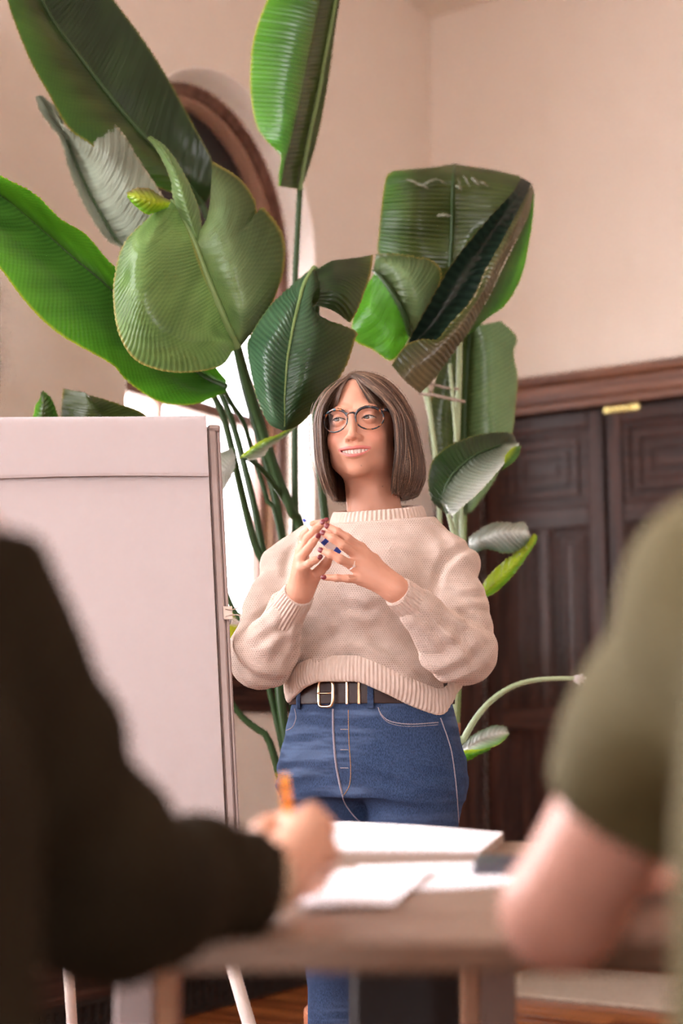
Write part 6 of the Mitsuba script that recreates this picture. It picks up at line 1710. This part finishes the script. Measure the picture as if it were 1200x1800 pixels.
def seated(hip, nape, head_c, shoulders, arms, knees, feet, facing, hand_fns, hand_pts, arm_r=(0.042, 0.036, 0.026)):
    """One continuous seated body: arms is a list of (shoulder, elbow, wrist)."""
    f = np.array([math.cos(facing), math.sin(facing), 0])
    side = np.array([f[1], -f[0], 0])
    def fn(p):
        d = cap(p, hip, hip + (nape - hip) * 0.55, 0.13, 0.115)
        d = smin(d, cap(p, hip + (nape - hip) * 0.55, nape + [0, 0, -0.10], 0.115, 0.10), 0.05)
        d = smin(d, cap(p, shoulders[0], shoulders[1], 0.052), 0.06)
        d = smin(d, cap(p, nape + [0, 0, -0.05], head_c + [0, 0, -0.06], 0.056, 0.052), 0.04)
        q = np.stack([(p - head_c) @ side, (p - head_c) @ f, (p - head_c)[:, 2]], 1)
        hd = ell(q, (0, -0.012, 0.03), (0.073, 0.093, 0.082))
        hd = smin(hd, ell(q, (0, 0.022, -0.035), (0.060, 0.064, 0.075)), 0.03)
        hd = smin(hd, ell(q, (0, 0.070, -0.092), (0.02, 0.017, 0.016)), 0.02)
        hd = smin(hd, cap(q, (0, 0.084, 0.008), (0, 0.107, -0.036), 0.006, 0.0095), 0.009)
        hd = smax(hd, -ell(np.abs(q * [1, 0, 0]) + q * [0, 1, 1], (0.032, 0.100, 0.0), (0.019, 0.016, 0.012)), 0.012)
        hd = smin(hd, np.linalg.norm(np.abs(q * [1, 0, 0]) + q * [0, 1, 1] - [0.0315, 0.077, 0.0], axis=1) - 0.0135, 0.003)
        for dz, rr in ((-0.0605, 0.0042), (-0.070, 0.0050)):
            hd = smin(hd, chain(q, [(-0.024, 0.080, -0.064), (0, 0.092, dz), (0.024, 0.080, -0.064)], [0.0025, rr, 0.0025], 0.002), 0.004)
        hd = smin(hd, ell(np.abs(q * [1, 0, 0]) + q * [0, 1, 1], (0.0745, -0.012, -0.010), (0.006, 0.017, 0.030)), 0.006)
        d = smin(d, hd, 0.02)
        for (s, e, w) in arms:
            d = smin(d, cap(p, s, e, arm_r[0] + 0.008, arm_r[0] - 0.004), 0.03)
            d = smin(d, cap(p, e, e + (w - e) * 0.4, arm_r[0] - 0.004, arm_r[1]), 0.015)
            d = smin(d, cap(p, e + (w - e) * 0.4, w, arm_r[1], arm_r[2]), 0.02)
        for k, ft in zip(knees, feet):
            d = smin(d, cap(p, hip + (k - hip) * np.array([1, 0, 1]) * 0.85 + [0, 0, -0.02], k, 0.085, 0.06), 0.05)
            d = smin(d, cap(p, k, ft, 0.056, 0.038), 0.02)
            d = smin(d, cap(p, ft + [0, 0, -0.035], ft + f * 0.13 + [0, 0, -0.055], 0.034, 0.024), 0.02)
        for h in hand_fns:
            d = smin(d, h(p), 0.008)
        return d
    return fn

# ---- left: dark jacket, writing with an orange pencil
LH_, LN = np.array([-0.285, 0.76, 0.53]), np.array([-0.38, 0.88, 1.04])
L_SR, L_ER, L_WR = P(-130, 1020, 0.93), P(190, 1565, 1.085), P(490, 1548, 1.325)
L_SL, L_EL, L_WL = np.array([-0.60, 0.93, 0.98]), np.array([-0.62, 1.10, 0.765]), np.array([-0.40, 1.27, 0.782])
L_HEAD = np.array([-0.355, 0.93, 1.21])
PH = dict(
    index=[(514, 1452, 1.405), (498, 1441, 1.447), (500, 1468, 1.468), (512, 1500, 1.476)],
    middle=[(548, 1432, 1.405), (536, 1437, 1.450), (528, 1470, 1.470), (522, 1508, 1.472)],
    ring=[(570, 1455, 1.392), (566, 1472, 1.436), (552, 1508, 1.450), (536, 1535, 1.450)],
    little=[(577, 1500, 1.375), (574, 1527, 1.412), (560, 1552, 1.424), (544, 1566, 1.425)],
    thumb=[(478, 1506, 1.375), (460, 1462, 1.410), (474, 1448, 1.440), (498, 1462, 1.462)])
pf_, plo, phi_ = hand_fn(PH, L_WR, L_ER, None)
def flat_hand(w, dir_, side, up=0.012):
    """A hand resting on the table: wrist, direction of the fingers, side of the thumb (unit vectors)."""
    H = {}
    d, s = np.asarray(dir_, float), np.asarray(side, float)
    for k, o, L in (('index', 0.030, 0.072), ('middle', 0.010, 0.080), ('ring', -0.011, 0.074), ('little', -0.030, 0.058)):
        m = w + d * (0.085 - 0.15 * abs(o - 0.01)) + s * o
        m = np.array([m[0], m[1], TZ + 0.026])
        sp = d + s * o * 3
        sp /= np.linalg.norm(sp)
        H[k] = np.array([m, m + sp * L * 0.45 + [0, 0, 0.002], m + sp * L * 0.75 + [0, 0, -0.007], m + sp * L + [0, 0, -0.0145]])
    t = w + d * 0.035 + s * 0.034
    H['thumb'] = np.array([[t[0], t[1], TZ + 0.022], [*(t + d * 0.03 + s * 0.018)[:2], TZ + 0.020], [*(t + d * 0.052 + s * 0.024)[:2], TZ + 0.016], [*(t + d * 0.07 + s * 0.024)[:2], TZ + 0.011]])
    return H
def hand_world(F, w, e):
    arm = w + (e - w) * 0.3
    palm = [F[k][0] for k in ('index', 'middle', 'ring', 'little')]
    def fn(p):
        d = cap(p, w, arm, 0.025, 0.030)
        for m in palm:
            d = smin(d, cap(p, w + (m - w) * 0.12, m, 0.0165, 0.0112), 0.014)
        d = smin(d, cap(p, w + (F['thumb'][0] - w) * 0.2, F['thumb'][0], 0.016, 0.0125), 0.014)
        for k, pts in F.items():
            d = smin(d, chain(p, list(pts), list(FR[k]), 0.004), 0.0055)
        return d
    return fn
dl = np.array([0.55, 0.80, 0.0]); dl /= np.linalg.norm(dl)
HL = flat_hand(L_WL, dl, np.array([dl[1], -dl[0], 0]))
hl_fn = hand_world(HL, L_WL, L_EL)
kneesL, feetL = [np.array([-0.37, 1.16, 0.50]), np.array([-0.20, 1.18, 0.50])], [np.array([-0.38, 1.12, 0.085]), np.array([-0.20, 1.16, 0.085])]
bodyL = seated(LH_, LN, L_HEAD, (L_SL, L_SR), [(L_SR, L_ER, L_WR), (L_SL, L_EL, L_WL)], kneesL, feetL, math.radians(62), [], None)
mL = [nets(bodyL, (-0.80, 0.50, 0.0), (0.02, 1.46, 1.36), 0.0075), nets(pf_, plo, phi_, 0.003)]
w_ = np.vstack(list(HL.values()) + [L_WL[None], L_EL[None]])
mL.append(nets(hl_fn, w_.min(0) - 0.04, w_.max(0) + 0.04, 0.0032))
bL = union(mL)
LSK = np.array([0.52, 0.28, 0.19])
WL = 'person_001'
put(WL + '__body', bL, M['skin'], smooth=True, color=np.tile(LSK, (len(bL.vertices), 1)))
tag(WL, 'person in a dark jacket seated at the table, writing with an orange pencil', 'person')
def jacket_sdf(p):
    d = cap(p, LH_ + [0, 0, 0.02], LH_ + (LN - LH_) * 0.6, 0.165, 0.160)
    d = smin(d, cap(p, LH_ + (LN - LH_) * 0.6, LN + [0, 0, -0.09], 0.160, 0.13), 0.06)
    d = smin(d, cap(p, L_SL, L_SR + [-0.02, 0, 0.0], 0.075), 0.07)
    for s, e, w, k in ((L_SR, L_ER, L_WR, 0.0), (L_SL, L_EL, L_WL, 1.0)):
        ax = (e - s) / np.linalg.norm(e - s)
        t = (p - s) @ ax
        wr = 0.006 * np.sin(t * 62 + 18 * (p[:, 0] - s[0]) + 4 * vnoise(p, 9, 5)) * np.exp(-((t - 0.24) / 0.12) ** 2)
        u = cap(p, s, e, 0.072, 0.062) + wr
        a2 = (w - e) / np.linalg.norm(w - e)
        t2 = (p - e) @ a2
        L2 = np.linalg.norm(w - e)
        lo = cap(p, e, e + a2 * (L2 - 0.045), 0.062, 0.044) + 0.005 * np.sin(t2 * 70 + 25 * p[:, 2] + 4 * vnoise(p, 10, 7)) * np.clip(t2 / 0.05, 0, 1)
        lo = np.maximum(lo, t2 - (L2 - 0.066))
        d = smin(d, u, 0.05)
        d = smin(d, lo, 0.03)
    d = d + 0.012 * vnoise(p, 7, 41, 3)
    d = smax(d, p[:, 2] - (LN[2] - 0.005), 0.01)
    # clear of the table top
    on = np.maximum(np.maximum(TZ + 0.001 - p[:, 2], TZ - 0.03 - p[:, 2]), TN - 0.002 - p[:, 1])
    slabd = np.maximum(np.maximum(p[:, 2] - (TZ + 0.001), (TZ - 0.09) - p[:, 2]), (TN - 0.003) - p[:, 1])
    return np.maximum(np.maximum(d, -slabd), 0.50 - p[:, 2])
put(WL + '__jacket', nets(jacket_sdf, (-0.84, 0.46, 0.46), (0.06, 1.42, 1.12), 0.0065), M['jacket'], smooth=True, label='dark brown jacket')
cu0, cu1 = L_WR + (L_ER - L_WR) * 0.29, L_WR + (L_ER - L_WR) * 0.13
put(WL + '__cuff', tube(spline(np.array([cu0, (cu0 + cu1) / 2, cu1]), 8), (0.040, 0.037, 0.034), 28), M['cuff_lining'], smooth=40, label='pale cuff lining')
def legs_sdf(hip, knees, feet, grow=0.012):
    def fn(p):
        d = cap(p, hip + [-0.05, 0, -0.005], hip + [0.05, 0, -0.005], 0.135)
        for k, ft in zip(knees, feet):
            d = smin(d, cap(p, hip + (k - hip) * np.array([0.8, 0, 1]) + [0, 0, -0.02], k, 0.096, 0.072), 0.05)
            d = smin(d, cap(p, k, ft + [0, 0, -0.02], 0.070, 0.055), 0.02)
        return np.maximum(np.maximum(d + 0.006 * vnoise(p, 9, 3), 0.055 - p[:, 2]), p[:, 2] - 0.63)
    return fn
put(WL + '__trousers', fn_mesh(legs_sdf(LH_, kneesL, feetL), np.vstack([LH_[None]] + [k[None] for k in kneesL + feetL]), 0.16, 0.011), M['trouser'], smooth=True)
def shoes(key, feet, facing):
    f = np.array([math.cos(facing), math.sin(facing), 0])
    for ft in feet:
        def fn(p, ft=ft):
            d = cap(p, ft + [0, 0, -0.042], ft + f * 0.15 + [0, 0, -0.052], 0.042, 0.033)
            d = smin(d, cap(p, ft, ft + [0, 0, -0.04], 0.044), 0.02)
            return np.maximum(d, 0.001 - p[:, 2])
        put(key + '__shoe', nets(fn, ft - [0.22, 0.22, 0.085], ft + [0.22, 0.22, 0.05], 0.006), M['leather'], smooth=True)
shoes(WL, feetL, math.radians(80))
# hair: loose curls, their tips reach into the picture's left edge
hr2 = np.random.default_rng(5)
def loose_hair(key, hc, facing, n, length, wob, colr, seed, mat_='hair', maxr=0.1):
    r = np.random.default_rng(seed)
    f = np.array([math.cos(facing), math.sin(facing), 0])
    s = np.array([f[1], -f[0], 0])
    def cap_fn(p):
        q = np.stack([(p - hc) @ s, (p - hc) @ f, (p - hc)[:, 2]], 1)
        d = ell(q, (0, -0.018, 0.036), (0.083, 0.100, 0.088))
        d = smin(d, ell(q, (0, -0.050, -0.05), (0.080, 0.060, 0.085)), 0.04)
        d = d + 0.012 * vnoise(q, 28, seed, 3)
        return np.maximum(d, -np.maximum(np.hypot(q[:, 0] / 0.066, (q[:, 2] + 0.03) / 0.085) - 1, 0.03 - q[:, 1]) * 0.06)
    m = nets(cap_fn, hc - 0.17, hc + 0.16, 0.005)
    c = np.array(colr) * (0.6 + 0.6 * meshkit.noise(np.asarray(m.vertices) * 90, seed))[:, None]
    put(key + '__hair', m, M[mat_], smooth=True, color=c)
    ps = []
    for _ in range(n):
        a = r.uniform(0.55, 2 * PI - 0.55)
        el_ = r.uniform(-0.1, 1.0)
        o = np.array([math.sin(a) * math.cos(el_), math.cos(a) * math.cos(el_), math.sin(el_)])
        b = o * [0.080, 0.096, 0.085] + [0, -0.016, 0.036]
        L = length * r.uniform(0.5, 1.1)
        t = np.linspace(0, 1, 16)[:, None]
        ph, fr = r.uniform(0, 6.28), r.uniform(1.2, 2.4)
        dirn = o * [1, 1, 0.2]
        path = b + dirn * (0.05 * t * wob) + np.array([0, 0, -L]) * t ** 1.3 + 0.010 * wob * np.concatenate([np.sin(6.28 * fr * t + ph), np.cos(6.28 * fr * t + ph), 0 * t], 1) * t
        ps.append(hc + path @ np.stack([s, f, [0, 0, 1.0]]))
    ps = np.array(ps)
    global HCY
    keep = HCY
    sm_, sc_ = strands(ps - hc, np.full(n, 0.0016), np.array(colr) * np.clip(r.normal(1, 0.3, (n, 1)), 0.4, 2))
    put(key + '__hair__strands', trimesh.Trimesh(np.asarray(sm_.vertices) + hc, sm_.faces, process=False), M[mat_], smooth=True, color=sc_, kind='stuff')
loose_hair(WL, L_HEAD, math.radians(62), 900, 0.12, 1.0, (0.055, 0.026, 0.016), 11)
# pencil
pa, pb = P(498, 1366, 1.405), P(527, 1562, 1.492)
pdir = (pb - pa) / np.linalg.norm(pb - pa)
tt_ = (TZ + 0.0022 - pa[2]) / pdir[2]
pb = pa + pdir * tt_
def pencil_part(prof):
    m = lathe(prof, 6 if len(prof) < 5 else 16)
    m.apply_transform(trimesh.geometry.align_vectors([0, 0, 1], -pdir))
    m.apply_translation(pb)
    return m
PL_ = np.linalg.norm(pb - pa)
put('pencil__body', pencil_part([[0, 0.022], [0.0046, 0.022], [0.0046, PL_], [0, PL_]]), M['orange'], smooth=40)
put('pencil__tip', pencil_part([[0, 0.0], [0.0008, 0.003], [0.0046, 0.0215], [0, 0.0218], [0, 0.0219]]), M['cuff_lining'], smooth=40)
tag('pencil', 'orange pencil in the hand of the person in the dark jacket', 'pencil')

# ---- right: olive T-shirt, bare elbow at the table
RH_, RN = np.array([0.295, 0.78, 0.53]), np.array([0.40, 0.87, 1.09])
R_SL, R_EL, R_WL = P(1305, 1075, 0.98), P(985, 1600, 1.125), P(1065, 1530, 1.41)
R_SR, R_ER, R_WR = np.array([0.66, 0.98, 1.0]), np.array([0.66, 1.14, 0.79]), np.array([0.48, 1.36, 0.782])
R_HEAD = np.array([0.425, 0.93, 1.275])
d1_ = np.array([0.25, 0.97, 0.0]); d1_ /= np.linalg.norm(d1_)
HR1 = flat_hand(R_WL, d1_, np.array([d1_[1], -d1_[0], 0]))
d2_ = np.array([-0.6, 0.8, 0.0])
HR2 = flat_hand(R_WR, d2_, np.array([-d2_[1], d2_[0], 0]))
kneesR, feetR = [np.array([0.22, 1.16, 0.50]), np.array([0.39, 1.18, 0.50])], [np.array([0.22, 1.14, 0.085]), np.array([0.39, 1.16, 0.085])]
bodyR = seated(RH_, RN, R_HEAD, (R_SL + [0.02, 0, 0], R_SR), [(R_SL, R_EL, R_WL), (R_SR, R_ER, R_WR)], kneesR, feetR, math.radians(105), [], None, arm_r=(0.0455, 0.040, 0.028))
mR = [nets(bodyR, (0.08, 0.52, 0.0), (0.82, 1.46, 1.42), 0.0072)]
for H, w, e in ((HR1, R_WL, R_EL), (HR2, R_WR, R_ER)):
    fn = hand_world(H, w, e)
    w_ = np.vstack(list(H.values()) + [w[None], e[None]])
    mR.append(nets(fn, w_.min(0) - 0.04, w_.max(0) + 0.04, 0.0032))
bR = union(mR)
WR2 = 'person_002'
put(WR2 + '__body', bR, M['skin'], smooth=True, color=np.tile(np.array([0.53, 0.28, 0.215]), (len(bR.vertices), 1)))
tag(WR2, 'person in an olive green T-shirt with a bare elbow at the table', 'person')
def tee_sdf(p):
    d = cap(p, RH_ + [0, 0, 0.0], RH_ + (RN - RH_) * 0.6, 0.165, 0.155)
    d = smin(d, cap(p, RH_ + (RN - RH_) * 0.6, RN + [0, 0, -0.10], 0.155, 0.125), 0.06)
    d = smin(d, cap(p, R_SL + [0.01, 0, 0], R_SR, 0.074), 0.07)
    for s, e in ((R_SL, R_EL), (R_SR, R_ER)):
        ax = (e - s) / np.linalg.norm(e - s)
        L = np.linalg.norm(e - s)
        t = (p - s) @ ax
        u = cap(p, s, s + ax * L * 0.85, 0.076, 0.055) + 0.005 * np.sin(t * 52 + 30 * p[:, 0] + 4 * vnoise(p, 8, 2)) * np.clip(t / 0.08, 0, 1)
        u = smax(u, t - L * 0.63, 0.004)
        d = smin(d, u, 0.04)
    d = d + 0.012 * vnoise(p, 7, 17, 3)
    d = smax(d, p[:, 2] - (RN[2] - 0.005), 0.01)
    slabd = np.maximum(np.maximum(p[:, 2] - (TZ + 0.001), (TZ - 0.09) - p[:, 2]), (TN - 0.003) - p[:, 1])
    return np.maximum(np.maximum(d, -slabd), 0.52 - p[:, 2])
put(WR2 + '__shirt', nets(tee_sdf, (0.10, 0.48, 0.48), (0.86, 1.30, 1.16), 0.0062), M['olive'], smooth=True, label='olive green T-shirt')
put(WR2 + '__trousers', fn_mesh(legs_sdf(RH_, kneesR, feetR), np.vstack([RH_[None]] + [k[None] for k in kneesR + feetR]), 0.16, 0.011), M['trouser'], smooth=True)
shoes(WR2, feetR, math.radians(95))
loose_hair(WR2, R_HEAD, math.radians(105), 350, 0.07, 0.5, (0.05, 0.03, 0.02), 13)

# ---- the chairs they sit on (outside the frame, so kept plain)
for hip, lab in ((LH_, 'wooden chair under the person in the dark jacket'), (RH_, 'wooden chair under the person in the olive T-shirt')):
    c = hip * [1, 1, 0]
    k = 'chair' if 'chair' not in labels else 'chair_001'
    tag(k, lab, 'chair')
    zs = 0.375
    put(k + '__seat', bx(c + [-0.21, -0.19, zs - 0.025], c + [0.21, 0.23, zs], 0.008), M['chair_wood'])
    for x in (-0.19, 0.16):
        for y in (-0.18, 0.19):
            put(k + '__leg', bx(c + [x, y, 0.0], c + [x + 0.03, y + 0.03, zs - 0.025], 0.003), M['chair_wood'])
